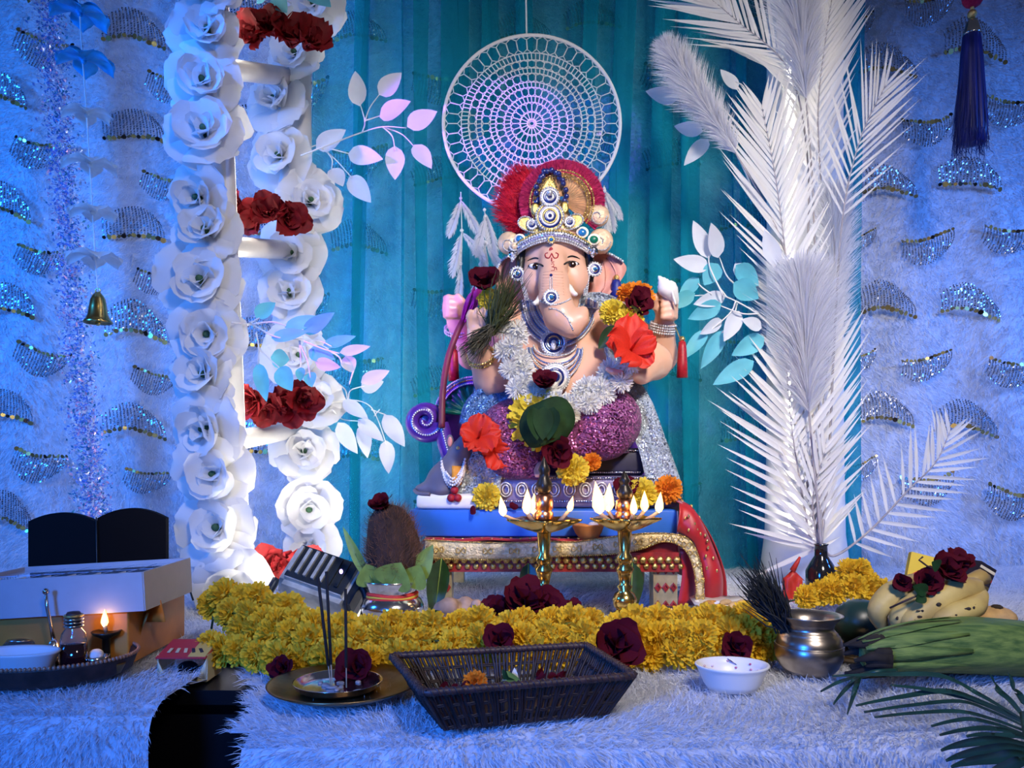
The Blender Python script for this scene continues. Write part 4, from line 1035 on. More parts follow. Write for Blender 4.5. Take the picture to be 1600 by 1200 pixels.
# scrolled arm of the throne
sp = [(664+(27-2.35*t)*math.cos(R(20)+t*.92), 656+(27-2.35*t)*math.sin(R(20)+t*.92)*1.0) for t in np.arange(0, 10.2, .25)]
sp = [(712, 728), (700, 706), (694, 684)]+sp
C = spline([W(x, y, 1.50) for x, y in sp], 2); P = []
wd = [.013]*len(C)
MB().tube(C, [.016-.010*min(1, max(0, (i-4)/len(C)*1.1)) for i in range(len(C))], 10).build('scroll_arm', M_purple, idol)
MB().lathe([(0, 0), (.030, 0), (.034, .012), (.034, .10), (0, .10)], W(664, 656, 1.505), 24, Euler((R(-90), 0, 0)).to_matrix()).build('scroll_roll', M_purple, idol)
beads([W(x, y, 1.483) for x, y in sp[1:]], .0018, M_pearl, idol, 'scroll_beads', 2.4)
gc = W(740, 650, 1.545)
P = []
for i in range(41):
    a = R(4+172*i/40); P.append([gc+Vector((r*S(1.545)*math.cos(a), -.010*math.sin(math.pi*(r-6)/54)+.004*(1 if i % 4 < 2 else -1)*(r/46), r*S(1.545)*math.sin(a))) for r in (6, 18, 30, 42, 50)])
shell(P, (0, .02, 0), 'bolster', M_emer, idol)
for r, m, rad in ((52, M_purple, .006), (57, M_shawlb, .004)):
    MB().tube([gc+Vector((r*S(1.545)*math.cos(R(a)), -.008, r*S(1.545)*math.sin(R(a)))) for a in range(0, 181, 6)], rad, 8).build('bolster_piping', m, idol)
for r in (50, 55, 60): beads([gc+Vector((r*S(1.545)*math.cos(R(a)), -.014, r*S(1.545)*math.sin(R(a)))) for a in range(0, 181, 4)], .0017, M_pearl if r != 55 else M_gold, idol, 'bolster_beads', 2)
# throne back hidden behind the figure, carrying the bolster
rbox(X(690, 1.62), X(1010, 1.62), BT+.01, Z(610, 1.62), 1.62, 1.70, M_purple, 'throne_back', idol, .012)

# ------------------------------------------------------------------ things the idol carries
sh = thing('conch_shell', W(1046, 470, 1.535), 'white conch shell held in the raised hand', 'shell')
prof = [(0, -24), (4, -20), (8, -12), (13, -2), (15, 6), (13, 13), (11, 14), (10, 18), (8, 19), (6.5, 23), (4.5, 24), (3, 28), (0, 31)]
q = Euler((R(10), R(-38), 0)).to_matrix(); s = S(1.53)
MB().lathe([(r*s, z*s) for r, z in prof], W(1046, 456, 1.528), 18, q, wob=lambda a, i: 1+.10*math.sin(a+i*.8)).build('whorl', M_shell, sh)
MB().tube(spline([W(1046, 456, 1.528)+q @ Vector((12*s*math.cos(t), -13*s, z*s)) for t, z in ((1.2, 10), (1.6, 0), (1.9, -10), (2.2, -20))], 4), .0025, 6).build('lip', M_shell, sh)
lo = thing('lotus_bud', W(691, 660, 1.50), 'magenta lotus bud on a long maroon stem in the back hand', 'flower')
MB().tube(spline([W(690, 668, 1.475), W(692, 610, 1.49), W(700, 560, 1.515), (W(714, 520, 1.53)), W(724, 500, 1.535)], 8), [.0062]*33, 8).build('stem', M_lstem, lo)
PL_ = [petal_mesh('petal', 66*S(1.53), 22*S(1.53), 12, 2, .5, M_lotus, tip=.9, seed=s_i) for s_i in (1, 2)]
dq = zrot(W(752, 440, 1.515)-W(722, 505, 1.535))
for i in range(7):
    put('petal', PL_[i % 2], lo, False, W(721, 508, 1.535), dq @ Quaternion((0, 0, 1), i*2*math.pi/7), random.uniform(.85, 1.08))
# grass bunches in the raised hand
def grass(name, label, base, tip, n, fan_, m, w=.0011, cat='grass bunch'):
    base, tip = Vector(base), Vector(tip); d = tip-base; r = thing(name, base, label, cat); b = MB()
    for k in range(n):
        o = Vector((random.gauss(0, .004), random.gauss(0, .004), random.gauss(0, .003))); e = base+d*random.uniform(.7, 1.15)+Vector((random.gauss(0, fan_), random.gauss(0, fan_), random.gauss(0, fan_)))
        mid = (base+o).lerp(e, .5)+Vector((random.gauss(0, fan_*.3), random.gauss(0, fan_*.3), random.gauss(0, fan_*.3)))
        b.tube([base+o, mid, e], [w, w*.9, w*.25], 3, caps=False)
    x = b.build('blades', m, r); x['kind'] = 'stuff'; return r
M_grass = mat('olive_grass', (.06, .075, .02), .6, var=.5, vscale=40, trans=.1)
M_dgrass = mat('brown_grass', (.05, .045, .025), .6, var=.5, vscale=40)
g = grass('grass_bunch', 'olive green grass tuft standing in the raised hand', W(766, 520, 1.405), W(793, 450, 1.40), 230, .018, M_grass)
g = grass('grass_bunch', 'brownish cut grass ends drooping below the raised hand', W(768, 512, 1.40), W(733, 548, 1.385), 170, .011, M_dgrass)

# white garland over the arms and lap
GP = [(792, 508, 1.435), (800, 535, 1.44), (803, 565, 1.44), (812, 592, 1.435), (830, 612, 1.43), (855, 622, 1.425), (880, 635, 1.425), (905, 628, 1.425), (930, 610, 1.43), (955, 595, 1.43), (978, 575, 1.415)]
wg = thing('white_flower_garland', W(860, 622, 1.43), 'white flower garland looped over both hands and lap of the idol', 'garland')
GC = spline([W(*p) for p in GP], 10)
MB().tube(GC, .002, 6).build('thread', M_cord, wg)
tot = sum((b-a).length for a, b in zip(GC[:-1], GC[1:]))
k = 0; acc = 0
for a, b in zip(GC[:-1], GC[1:]):
    acc += (b-a).length
    while acc > .0085:
        acc -= .0085; p = b; ang = k*2.4
        o = Vector((math.cos(ang)*.017, -.010+math.sin(ang)*.006, math.sin(ang)*.017))
        put('flower', MUM[k % 3], wg, False, p+o, zrot(o+Vector((0, -.02, 0)), k), random.uniform(.017, .022)); k += 1

# blossoms lying on the idol
dark_rose(762, 448, 1.45, 22, 'dark maroon rose tucked behind the lotus bud', (-.3, -1, .6))
marigold(766, 470, 1.45, 20, 'l', 'lemon yellow marigold half hidden by the olive grass tuft')
marigold(1000, 462, 1.49, 23, 'o', 'orange marigold on the shoulder below the conch shell', (.3, -1, .6)); marigold(981, 458, 1.495, 18, 'o', 'small orange marigold on the shoulder beside the ear', (-.2, -1, .8))
dark_rose(992, 478, 1.475, 22, 'dark maroon rose wedged between orange and lemon marigolds', (.3, -1, .3))
marigold(958, 488, 1.47, 21, 'l', 'lemon yellow marigold at the chest by the shoulder cloth'); marigold(985, 496, 1.46, 22, 'l', 'lemon yellow marigold just above the red hibiscus')
hibiscus(985, 548, 1.405, 50, 'large red hibiscus resting in the open palm', (.15, -1, .35))
leaf_obj(tag(bpy.data.objects.new('green_leaf', None), 'dark green leaf under the shoulder marigolds', 'leaf'), W(965, 510, 1.46), W(935, 545, 1.47), .03, M_grn)
for o in [o for o in bpy.data.objects if o.name == 'green_leaf']: COL.objects.link(o); o.location = W(965, 510, 1.46); o.children[0].matrix_parent_inverse = Matrix.Translation(-o.location)
# leaf-wrapped bouquet on the lap
bq = thing('leaf_wrapped_posy', W(850, 690, 1.42), 'posy of yellow petals wrapped in a dark green leaf on the lap', 'posy')
put('yellow_blossom', MG['l'][0], bq, False, W(840, 655, 1.425), zrot((0, -1, .1)), 48*S(1.405))
P = []
for i in range(9):
    u = i/8; row = []
    for j in range(9):
        v = -1+j/4; x = 855+v*44*math.sin(math.pi*(.22+.6*u))**.8; y = 622+u*72+8*v*v*(1-u)-6*math.sin(v*2)
        row.append(W(x, y, 1.352+.020*v*v+.012*(u-.4)**2+.006*abs(math.sin(v*4+u*5))+.003*math.sin(v*9-u*7)))
    P.append(row)
M_wrap = mat('dark_wrap_leaf', (.012, .040, .012), .8, var=.4, vscale=40, spec=.2)
lf = shell(P, (0, .003, 0), 'wrapping_leaf', M_wrap, bq)
for i in range(3): leaf_obj(bq, W(833+i*16, 636, 1.35), W(838+i*10, 688, 1.352), .034, M_wrap, 'leaf_fold', .12, .5*(i-1))
dark_rose(852, 603, 1.40, 17, 'small maroon rosebud above the leaf-wrapped posy', (0, -1, .8)); dark_rose(868, 704, 1.395, 24, 'maroon rose drooping under the leaf-wrapped posy', (.1, -1, -.2))
marigold(895, 734, 1.405, 25, 'l', 'big lemon marigold at the foot of the idol'); marigold(925, 722, 1.42, 15, 'o', 'small orange marigold behind the big lemon one at the foot')
# ================================================================== STOOL, BOARD, CLOTH
M_redcl = mat('red_satin', (.42, .008, .012), .45, var=.25, vscale=20, sheen=.3)
M_board = mat('blue_paint', (.02, .14, .62), .45, var=.15, vscale=10)
M_boardw = mat('pale_edge', (.6, .66, .75), .6)
M_lace = mat('gold_lace', (.85, .70, .38), .40, .35, var=.3, vscale=90, bump=.8, bscale=260)
M_trim = mat('red_gold_trim', (.30, .02, .02), .4, var=.3, vscale=80)
M_legw = mat('leg_gold_sheet', (.62, .52, .30), .35, .6, var=.2, vscale=60)
SF, SBk, STZ = 1.385, 1.80, .128                  # stool front, back, top height
stool = thing('low_stool', Vector((.075, 1.6, .01)), 'low wooden stool with gold and red diamond-patterned legs under the idol', 'stool')
sx0, sx1 = X(668, SF), X(1062, SF)
rbox(sx0, sx1, STZ-.022, STZ, SF+.01, SBk, M_trim, 'seat', stool, .004)
for lx in (sx0+.02, sx1-.022):
    for ly in (SF+.035, SBk-.03):
        lg = MB().box((lx, ly, (STZ-.022+.004)/2), (.042, .042, STZ-.022-.004)).build('leg', M_legw, stool, False)
        if ly < 1.6:
            for r_ in range(3):
                for c_ in range(3):
                    zz = .018+r_*.031; xx = lx-.0135+c_*.0135
                    MB().lathe([(.0, 0), (.0085, 0), (.0085, .003), (.0045, .0035), (.0045, .001), (0, .001)], (xx, ly-.0212, zz), 4, FWD, sx=.75).build('diamond', M_trim, lg, False)
# fringe with gold studs along the front edge
for i in range(30):
    x = sx0+.004+i*(sx1-sx0-.008)/29; o = put('fringe_stud', bpy.data.meshes.get('fringe_stud') or MB().lathe([(.0072, 0), (.006, .004), (.003, .006), (0, .0065)], (0, 0, 0), 6, FWD).mesh('fringe_stud', M_gold), stool, False, (x, SF+.004, STZ-.030))
    put('fringe_stud', bpy.data.meshes['fringe_stud'], stool, False, (x+.006, SF+.004, STZ-.041), None, .8)
MB().box(((sx0+sx1)/2, SF+.008, STZ-.034), (sx1-sx0, .006, .034)).build('fringe_band', M_trim, stool, False)
cl = thing('stool_cloth', Vector((.08, 1.5, STZ)), 'red satin cloth with wide gold lace border over the stool', 'cloth')
# sheet over the top, falling on the right-hand side
def clothgrid(P, name, m, t=(0, 0, .002)): return shell(P, t, name, m, cl)
P = []
for i in range(26):
    u = i/25; row = []
    for j in range(9):
        y = SF+(SBk-SF)*j/8; row.append(Vector((sx0-.008+u*(sx1-sx0+.016), y, STZ+.003+.0015*math.sin(u*30+j))))
    P.append(row)
clothgrid(P, 'cloth_top', M_redcl)
PS = spline([W(x, y, 1.40) for x, y in ((1060, 786), (1076, 790), (1098, 822), (1114, 856), (1126, 898), (1128, 940))], 4); P = []
for i, c in enumerate(PS):
    u = i/(len(PS)-1); row = []
    for j in range(14):
        v = j/13; row.append(c+Vector((.007*math.sin(v*15+u*2)*u-.004*v, -.004+.36*v, .004*math.sin(v*9)*(1-u))))
    P.append(row)
clothgrid(P, 'cloth_side', M_redcl, (.002, 0, 0))
PI_ = spline([W(x, y, 1.392) for x, y in ((1056, 830), (1066, 834), (1082, 846), (1092, 872), (1098, 905), (1099, 946))], 4)
shell([[o_+(i_-o_)*v+Vector((0, -.010-.006*math.sin(v*3.1)+.004*math.sin(k*.7), 0)) for v in (0, .3, .6, 1)] for k, (o_, i_) in enumerate(zip(PS, PI_))], (0, .002, 0), 'cloth_front', M_redcl, cl)
for k in range(14):
    i = 3+k % 16; q_ = PS[i].lerp(PI_[i], random.uniform(.2, .8)); MB().ball(q_+Vector((0, -.018, 0)), (.0022, .0015, .0034), 6, 4).build('gold_sequin', M_gold, cl)
for k in range(46):
    i = random.randrange(2, len(P)-2); j = random.randrange(0, 12); p = P[i][j].lerp(P[i+1][j+1], random.random())
    MB().ball(p+Vector((.003, -.001, 0)), (.0025, .0025, .0035), 6, 4).build('gold_sequin', M_gold, cl)
for k in range(26):
    MB().ball(Vector((sx0+.01+k*(sx1-sx0)/26, SF+.003+.006*(k % 3), STZ+.007)), (.0028, .0028, .0016), 6, 4).build('gold_sequin', M_gold, cl)
# lace border: hangs over the front edge, swoops down at the right
P = []; ptop = []; pb = []
tp = [(664, 843), (720, 846), (790, 848), (850, 846), (900, 846), (960, 838), (1010, 833), (1050, 834), (1075, 842), (1090, 866), (1098, 905), (1098, 948)]
bt = [(664, 872), (720, 874), (790, 874), (850, 870), (900, 868), (950, 866), (1000, 858), (1035, 846), (1062, 852), (1078, 872), (1087, 908), (1088, 950)]
T1, T2 = spline([Vector((x, y, 0)) for x, y in tp], 5), spline([Vector((x, y, 0)) for x, y in bt], 5)
for i, (a, b) in enumerate(zip(T1, T2)):
    yy = SF-.006+.002*math.sin(i*.6); P.append([W(a.x+(b.x-a.x)*v, a.y+(b.y-a.y)*v, yy-.0012*math.sin(v*3)) for v in (0, .33, .66, 1)])
lace = shell(P, (0, .002, 0), 'lace_border', M_lace, cl)
beads([r[-1]+Vector((0, -.002, 0)) for r in P], .0018, M_gold, lace, 'lace_edge', 2); beads([r[0]+Vector((0, -.002, 0)) for r in P], .0015, M_gold, lace, 'lace_edge', 2)
for k in range(18):   # embroidered leaves on the lace
    i = 2+k*3
    if i < len(P)-2:
        c = (P[i][1]+P[i][2])/2+Vector((0, -.003, 0)); MB().tube([c+Vector((.008*math.cos(t), 0, .005*math.sin(2*t))) for t in [2*math.pi*q/14 for q in range(14)]], .0009, 4, True).build('lace_motif', M_gold, lace)
P = []
for i in range(12):     # red inner face of the hanging end, seen beside the leg
    u = i/11; P.append([W(1062+v*26+4*math.sin(u*4), 858+u*88, SF+.01+.02*v) for v in (0, .5, 1)])
clothgrid(P, 'cloth_lining', M_redcl, (0, .002, 0))
bd = thing('blue_board', Vector((.06, 1.6, STZ+.006)), 'bright blue painted foam board between the idol and the red stool cloth', 'board')
rbox(X(640, 1.42), X(1058, 1.42), STZ+.007, BT, 1.42, 1.79, M_board, 'slab', bd, .004)
MB().box((X(1058, 1.42)+.0012, 1.6, (STZ+.007+BT)/2), (.002, .36, BT-STZ-.012)).build('edge_tape', M_boardw, bd, False)
# mango leaves hung along the stool front
for i, (x, y0, y1, w, lb) in enumerate(((690, 872, 965, 34, 'dark green mango leaf hanging beside the coconut pot'), (826, 880, 940, 26, 'dark green mango leaf hanging behind the left brass lamp'), (988, 878, 962, 34, 'dark green mango leaf hanging behind the right brass lamp'))):
    r = thing('mango_leaf', W(x, y0, SF-.016), lb, 'leaf'); leaf_obj(r, W(x, y0, SF-.016), W(x-(14 if i == 0 else 2), y1, SF-.028), w*S(SF), M_grn, 'blade', .1)
    MB().tube([W(x, y0, SF-.018), W(x-(10 if i == 0 else 2), y1-12, SF-.028)], .0011, 5).build('midrib', M_lgrn, r)

# ------------------------------------------------------------------ mouse figurine
M_grey = mat('grey_clay', (.13, .12, .17), .5, var=.15, vscale=20)
mo = thing('mouse_figurine', W(700, 794, 1.43), 'grey clay mouse figurine with bead necklaces on a white plinth', 'figurine')
rbox(X(650, 1.425), X(752, 1.425), BT+.0005, Z(772, 1.425), 1.425, 1.50, M_white, 'plinth', mo, .008)
MSE = [E(692, 752, 1.455, 26, 26, 24, .02), E(706, 738, 1.45, 22, 26, 20, .02), E(668, 764, 1.46, 20, 10, 18), E(690, 768, 1.435, 14, 7, 10)]+chain([(710, 722, 1.45, 17), (718, 706, 1.445, 16), (726, 690, 1.435, 10), (729, 684, 1.43, 6)], .008)+chain([(700, 745, 1.435, 9), (712, 752, 1.42, 7), (720, 746, 1.415, 5)], .006)
put('body', sdf_mesh('body', MSE, .003, M_grey, 2), mo)
for x, y in ((703, 690), (724, 700)):
    e = MB().ball(W(x, y, 1.438), (.007, .003, .013), 12, 8).build('ear', M_grey, mo); MB().ball(W(x, y, 1.4355), (.0045, .002, .009), 10, 6).build('inner_ear', M_lips, e)
MB().ball(surf(MSE, 716, 700, .0), (.004, .002, .0035), 10, 6).build('eye', M_gold, mo)
MB().tube(spline([W(660, 768, 1.47), W(648, 766, 1.45), W(655, 771, 1.43), W(672, 772, 1.425)], 6), .0035, 6).build('tail', M_grey, mo)
for k in range(4): beads(spline([surf(MSE, x, y+k*5, .002) for x, y in ((690, 716), (697, 738), (708, 748), (720, 736), (727, 716))], 6), .0026, M_pearl, mo, 'bead_necklace', 1.8)
P = [[surf(MSE, 706+i*5, 728+j*6, .0015) for j in range(6)] for i in range(4)]
shell(P, (0, .001, 0), 'orange_scarf', mat('orange_cloth', (.75, .30, .03), .6), mo)
for x, y in ((705, 778), (715, 778), (710, 766)): MB().ball(W(x, y, 1.42), .0075, 8, 6).build('red_pompom', M_kum, mo)
hibiscus(748, 684, 1.412, 42, 'ruffled red hibiscus on the mouse head', (.1, -1, .35)); hibiscus(772, 706, 1.42, 30, 'ruffled red hibiscus sliding behind the mouse', (.5, -1, -.1))
marigold(760, 776, 1.425, 22, 'l', 'lemon marigold between the mouse plinth and the seat')
marigold(1003, 771, 1.43, 24, 'l', 'lemon marigold below the silver shawl fringe'); marigold(1044, 765, 1.435, 22, 'o', 'orange marigold at the corner of the blue board')
dark_rose(975, 768, 1.44, 18, 'maroon rose behind the right lamp finial', (0, -1, .5))
for i, (x, y) in enumerate(((735, 800), (800, 795))):
    r = put('rose_petal', PD[0], None, False, W(x, y, 1.412), zrot((.3, -1, .5), i), .012); tag(r, ('single red petal stuck on the blue board edge under the mouse', 'single red petal lying on the blue board by the seat')[i], 'petal')

# ------------------------------------------------------------------ brass oil lamps with five wicks
M_flame = mat('flame', (1, .6, .2), 1, emis=(1.0, .50, .14), estr=5); M_flcore = mat('flame_core', (1, .9, .6), 1, emis=(1.0, .80, .45), estr=11)
M_wick = mat('wick', (.25, .20, .16), .9); M_oil = mat('oil', (.25, .14, .02), .05, coat=1); M_finial = mat('dark_bronze', (.03, .025, .02), .35, .6)
def flame(p, h, parent, power=.10, lean=0):
    f = MB().lathe([(0, 0), (h*.13, h*.10), (h*.20, h*.26), (h*.17, h*.48), (h*.09, h*.75), (0, h)], p, 10, Euler((0, lean, 0)).to_matrix()).build('flame', M_flame, parent)
    MB().lathe([(0, 0), (h*.07, h*.12), (h*.09, h*.26), (h*.05, h*.5), (0, h*.62)], Vector(p)+Vector((0, -h*.10, h*.02)), 8).build('flame_core', M_flcore, f)
    if power: point('flame_light', Vector(p)+Vector((0, -.006, h*.45)), power, (1.0, .55, .20), .008)
def lamp(px, Y, rim_py, wid, top_py, label, flames):
    c = Vector((X(px, Y), Y, 0)); s = S(Y); r = thing('oil_lamp', c, label, 'oil lamp'); zr = Z(rim_py, Y)
    MB().lathe([(0, .002), (.045, .002), (.047, .008), (.040, .014), (.022, .020), (.013, .030)], c, 28).build('base', M_brass, r)
    zs = [(.013, .030), (.018, .036), (.020, .046), (.016, .055), (.009, .060), (.013, .066), (.008, .070), (.012, .086), (.015, .094), (.009, .100), (.013, .105), (.0135, .112), (.009, .118), (.0115, .15), (.013, .155)]
    k = (zr-.018-.030)/(.155-.030); MB().lathe([(a, .030+(z-.030)*k) for a, z in zs], c, 22).build('stem', M_brass, r)
    w = wid*.5*s
    def wob(a, i): return 1+(.28*max(0, math.cos(5*(a+.35)))**2 if i in (2, 3, 4) else 0)
    MB().lathe([(.012, zr-.022), (w*.50, zr-.016), (w*.80, zr-.002), (w*.82, zr+.001), (w*.76, zr), (w*.4, zr-.010), (.008, zr-.012)], c, 60, wob=wob).build('bowl', M_brass, r)
    MB().lathe([(0, zr-.006), (w*.6, zr-.006)], c, 24).build('oil', M_oil, r)
    zt = Z(top_py, Y); h = zt-zr
    MB().lathe([(.015, zr-.008), (.015, zr+.10*h), (.012, zr+.13*h), (.015, zr+.17*h), (.014, zr+.36*h), (.009, zr+.40*h)], c, 18).build('neck', mat('copper_neck', (.45, .20, .12), .3, 1) if 'copper_neck' not in MATS else MATS['copper_neck'], r)
    MB().lathe([(.009, zr+.40*h), (.0125, zr+.46*h), (.013, zr+.56*h), (.008, zr+.66*h), (.007, zr+.72*h), (.0095, zr+.78*h), (.006, zr+.86*h), (.003, zr+.94*h), (0, zr+h)], c, 16).build('finial', M_finial, r)
    for (fx, fy, fh, dy, ln) in flames:
        b = W(fx, fy, Y+dy); b0 = c+Vector(((b.x-c.x)*.6, dy*.6, zr-.004))
        MB().tube([b0, b0.lerp(b, .6)+Vector((0, 0, .002)), b+Vector((0, 0, .004))], .003, 6).build('wick', M_wick, r)
        flame(b+Vector((0, 0, .002)), fh*s, r, .09, ln)
lamp(850, 1.29, 811, 118, 712, 'brass oil lamp with burning wicks before the blue board, nearer the coconut pot', [(787, 809, 32, 0, -.15), (824, 806, 40, -.02, 0), (833, 806, 34, .02, .05), (889, 802, 26, .01, .25)])
lamp(976, 1.29, 809, 112, 735, 'brass oil lamp with burning wicks before the blue board, nearer the sweets', [(938, 806, 52, -.015, -.15), (950, 802, 46, .02, .05), (990, 806, 30, -.025, 0), (1007, 802, 34, .01, 0), (1029, 804, 34, 0, .1)])
# ------------------------------------------------------------------ clay diya on the cloth edge
dy_ = thing('clay_diya', W(920, 842, 1.395), 'small orange clay lamp before the blue board edge', 'clay lamp'); c = Vector((X(920, 1.396), 1.396, STZ+.004))
M_clay = mat('terracotta', (.50, .20, .06), .7, var=.2)
MB().lathe([(0, 0), (.013, 0), (.022, .012), (.027, .025), (.029, .028), (.025, .027), (.018, .014), (0, .010)], c, 20, wob=lambda a, i: 1+.15*max(0, math.cos(a+2.6))**4).build('bowl', M_clay, dy_)
MB().ball(c+Vector((.008, 0, .026)), (.009, .008, .006), 8, 6).build('cotton', M_white, dy_)

# ------------------------------------------------------------------ coconut pot
YK = 1.30; kc = Vector((X(613, YK), YK, 0)); s = S(YK)
kal = thing('silver_pot', kc, 'shiny silver pot with red and yellow thread holding a coconut', 'pot')
zk = lambda py: Z(py, YK)
prof = [(0, .003), (30, .003), (38, .010)]
pp = [(30*s, .004), (42*s, .014), (49*s, zk(950)), (49*s, zk(945)), (44*s, zk(935)), (37*s, zk(931)), (36*s, zk(926)), (42*s, zk(914)), (47*s, zk(908)), (48*s, zk(905)), (44*s, zk(905)), (36*s, zk(915)), (30*s, zk(930)), (0, zk(940))]
MB().lathe([(0, .004)]+pp, kc, 36).build('body', M_silver, kal)
for k, (z, m) in enumerate(((932, 'red'), (929.5, 'yel'), (927, 'red'))):
    MB().tube([kc+Vector((38.5*s*math.cos(a), 38.5*s*math.sin(a), zk(z)+.0012*math.sin(a*3+k))) for a in [2*math.pi*i/30 for i in range(30)]], .0024, 6, True).build('thread', mat('thread_'+m+str(k), (.6, .03, .02) if m == 'red' else (.75, .5, .05), .7), kal)
M_coir = mat('coir', (.05, .022, .014), .9, var=.6, vscale=60, bump=.8, bscale=150, stretch=(1, 1, .3))
cn = thing('coconut', kc+Vector((0, 0, zk(905))), 'hairy brown coconut standing upright in the silver pot', 'coconut')
CO = [E(616, 868, YK, 42, 44, 42, .03), E(612, 832, YK, 32, 36, 32, .03), E(606, 812, YK, 20, 18, 20, .03)]
put('shell', sdf_mesh('shell', CO, .003, M_coir, 1), cn)
fuzz(CO[:2], 3600, .026, .0007, mat('coir_fibre', (.20, .09, .05), .9, var=.5, vscale=50), cn, (0, 0, 1.2), 1.0, 'fibre')
dark_rose(598, 796, YK-.01, 19, 'dark maroon rose sitting on the coconut tip', (-.2, -.7, .9))
for i, (x0, y0, x1, y1, w, dy) in enumerate(((608, 918, 626, 880, 60, -.045), (585, 915, 572, 882, 46, -.03), (640, 915, 676, 852, 36, -.02), (640, 918, 656, 884, 44, -.035), (575, 905, 535, 824, 16, 0))):
    r = thing('betel_leaf', W(x0, y0, YK+dy), ('broad pale green leaf at the front of the coconut pot', 'pale green leaf curling at the pot rim beside the flood light', 'tall green leaf tip leaning to the gold lace', 'pale green leaf with bent edge at the pot rim', 'narrow green leaf blade bending away from the pot')[i], 'leaf')
    leaf_obj(r, W(x0, y0, YK+dy*.75), W(x1, y1, YK+dy*1.15), w*S(YK), M_lgrn, 'blade', -.12)
    MB().tube([W(x0, y0, YK+dy*.75-.001), W((x0+x1)/2, (y0+y1)/2, YK+dy-.001)], .0008, 4).build('midrib', M_lgrn, r)

# ------------------------------------------------------------------ LED flood light at the ladder foot
YFL = 1.34; fl_ = thing('flood_light', Vector((X(500, YFL), YFL, 0)), 'dark grey finned flood light lighting the ladder foot', 'lamp')
M_gun = mat('dark_metal', (.03, .04, .05), .4, .5, var=.3, vscale=30); M_alu = mat('cast_grey', (.50, .50, .44), .5, .3, var=.35, vscale=40)  # cast grey lightened towards cream, standing in for light bounced off the fur
q = Euler((R(50), R(16), R(-14))).to_matrix()   # vents look at the room, the lit side is turned down and back to the ladder
hc = W(500, 915, YFL)+Vector((0, .03, .004))
def hbox(name, off, size, m, parent):
    return MB().box(hc+q @ Vector(off), size, q).build(name, m, parent, False)
bm = bmesh.new(); bmesh.ops.create_cube(bm, size=1)
for v in bm.verts:
    t = .80 if v.co.z > 0 else 1.0; v.co = hc+q @ Vector((v.co.x*.155*t, v.co.y*.095*t, v.co.z*.060))
bmesh.ops.bevel(bm, geom=bm.edges[:], offset=.009, segments=2, affect='EDGES'); me = bpy.data.meshes.new('housing'); bm.to_mesh(me); bm.free(); me.materials.append(M_alu); hs = put('housing', me, fl_)
hbox('back_plate', (0, .004, .0300), (.108, .062, .004), M_gun, fl_)
for i in range(7): hbox('fin', (-.050+i*.0150, .006, .033), (.0055, .050, .008), M_alu if i < 5 else M_gun, fl_)
hbox('end_cap', (.066, 0, .006), (.012, .07, .036), M_gun, fl_)
led = hbox('led_panel', (0, 0, -.0305), (.130, .075, .003), mat('led_white', (1, 1, 1), .5, emis=(1.0, .93, .80), estr=8), fl_)
MB().ball(W(533, 893, YFL-.05), (.003, .002, .004), 8, 6).build('indicator', mat('indicator_violet', (.3, .2, 1), .5, emis=(.35, .25, 1), estr=5), fl_)
MB().tube(spline([W(432, 905, YFL+.05), W(418, 930, YFL+.03), W(407, 950, YFL), W(412, 968, YFL-.01), W(440, 972, YFL)], 5), .0075, 6).build('bracket', M_gun, fl_)
MB().tube(spline([W(560, 905, YFL+.0), W(572, 935, YFL), W(566, 968, YFL)], 5), .006, 6).build('bracket', M_gun, fl_)
spot('flood_beam', hc+q @ Vector((-.03, .0, -.06)), W(375, 560, 1.66), 125, .6, 8, (1.0, .93, .80), .05)
spot('flood_spill', hc+q @ Vector((.0, .0, -.045)), hc+q @ Vector((-.05, 0, -.3)), 120, .7, 1.2, (1.0, .92, .76), .04)
# ================================================================== TABLE FRONT
def onz(px, py, z=0): y = YG(py, z); return Vector((X(px, y), y, z))
# long marigold garland: a double row of heads lying along the table
def garland(label, rows, step, rad):
    r = thing('marigold_garland', Vector((X(rows[0][0][0][0], rows[0][0][0][1]), rows[0][0][0][1], 0)), label, 'garland'); k = 0
    for path, c in rows:
        C = spline([Vector((X(x, Y), Y, z)) for x, Y, z in path], 14); acc = 0
        MB().tube(C[::4]+[C[-1]], .0018, 5).build('thread', M_grn, r)
        for a, b in zip(C[:-1], C[1:]):
            acc += (b-a).length
            while acc > step:
                acc -= step; k += 1
                d = Vector((random.uniform(-.7, .7), -1, random.uniform(-.2, .9)))
                put('marigold_head', MG[c][k % 4], r, False, b+Vector((random.uniform(-.004, .004), random.uniform(-.006, .006), random.uniform(-.004, .004))), zrot(d, k), rad*random.uniform(.88, 1.14))
    return r
# bottom row, top row and the heap at the ladder end
rows = [([(318, 1.10, .022), (345, 1.06, .022), (420, 1.02, .022), (520, 1.01, .022), (640, 1.01, .022), (760, 1.03, .022), (880, 1.04, .022), (1000, 1.03, .022), (1100, 1.03, .022), (1170, 1.05, .022), (1208, 1.08, .022)], 'y'),
        ([(335, 1.12, .062), (400, 1.08, .058), (500, 1.05, .054), (620, 1.05, .052), (760, 1.07, .050), (900, 1.08, .050), (1020, 1.07, .054), (1120, 1.07, .060), (1200, 1.11, .055)], 'y'),
        ([(330, 1.16, .026), (345, 1.17, .075), (400, 1.14, .070), (470, 1.11, .060)], 'y'),
        ([(350, 1.10, .045), (430, 1.05, .042), (540, 1.03, .040), (700, 1.03, .038), (860, 1.05, .038), (1010, 1.04, .040), (1120, 1.04, .042), (1205, 1.08, .040)], 'y'),
        ([(600, 1.09, .028), (760, 1.12, .028), (900, 1.13, .028), (1040, 1.12, .028), (1150, 1.12, .030)], 'y')]
garland('long yellow marigold garland curving in front of lamps and pot', rows, .030, .022)
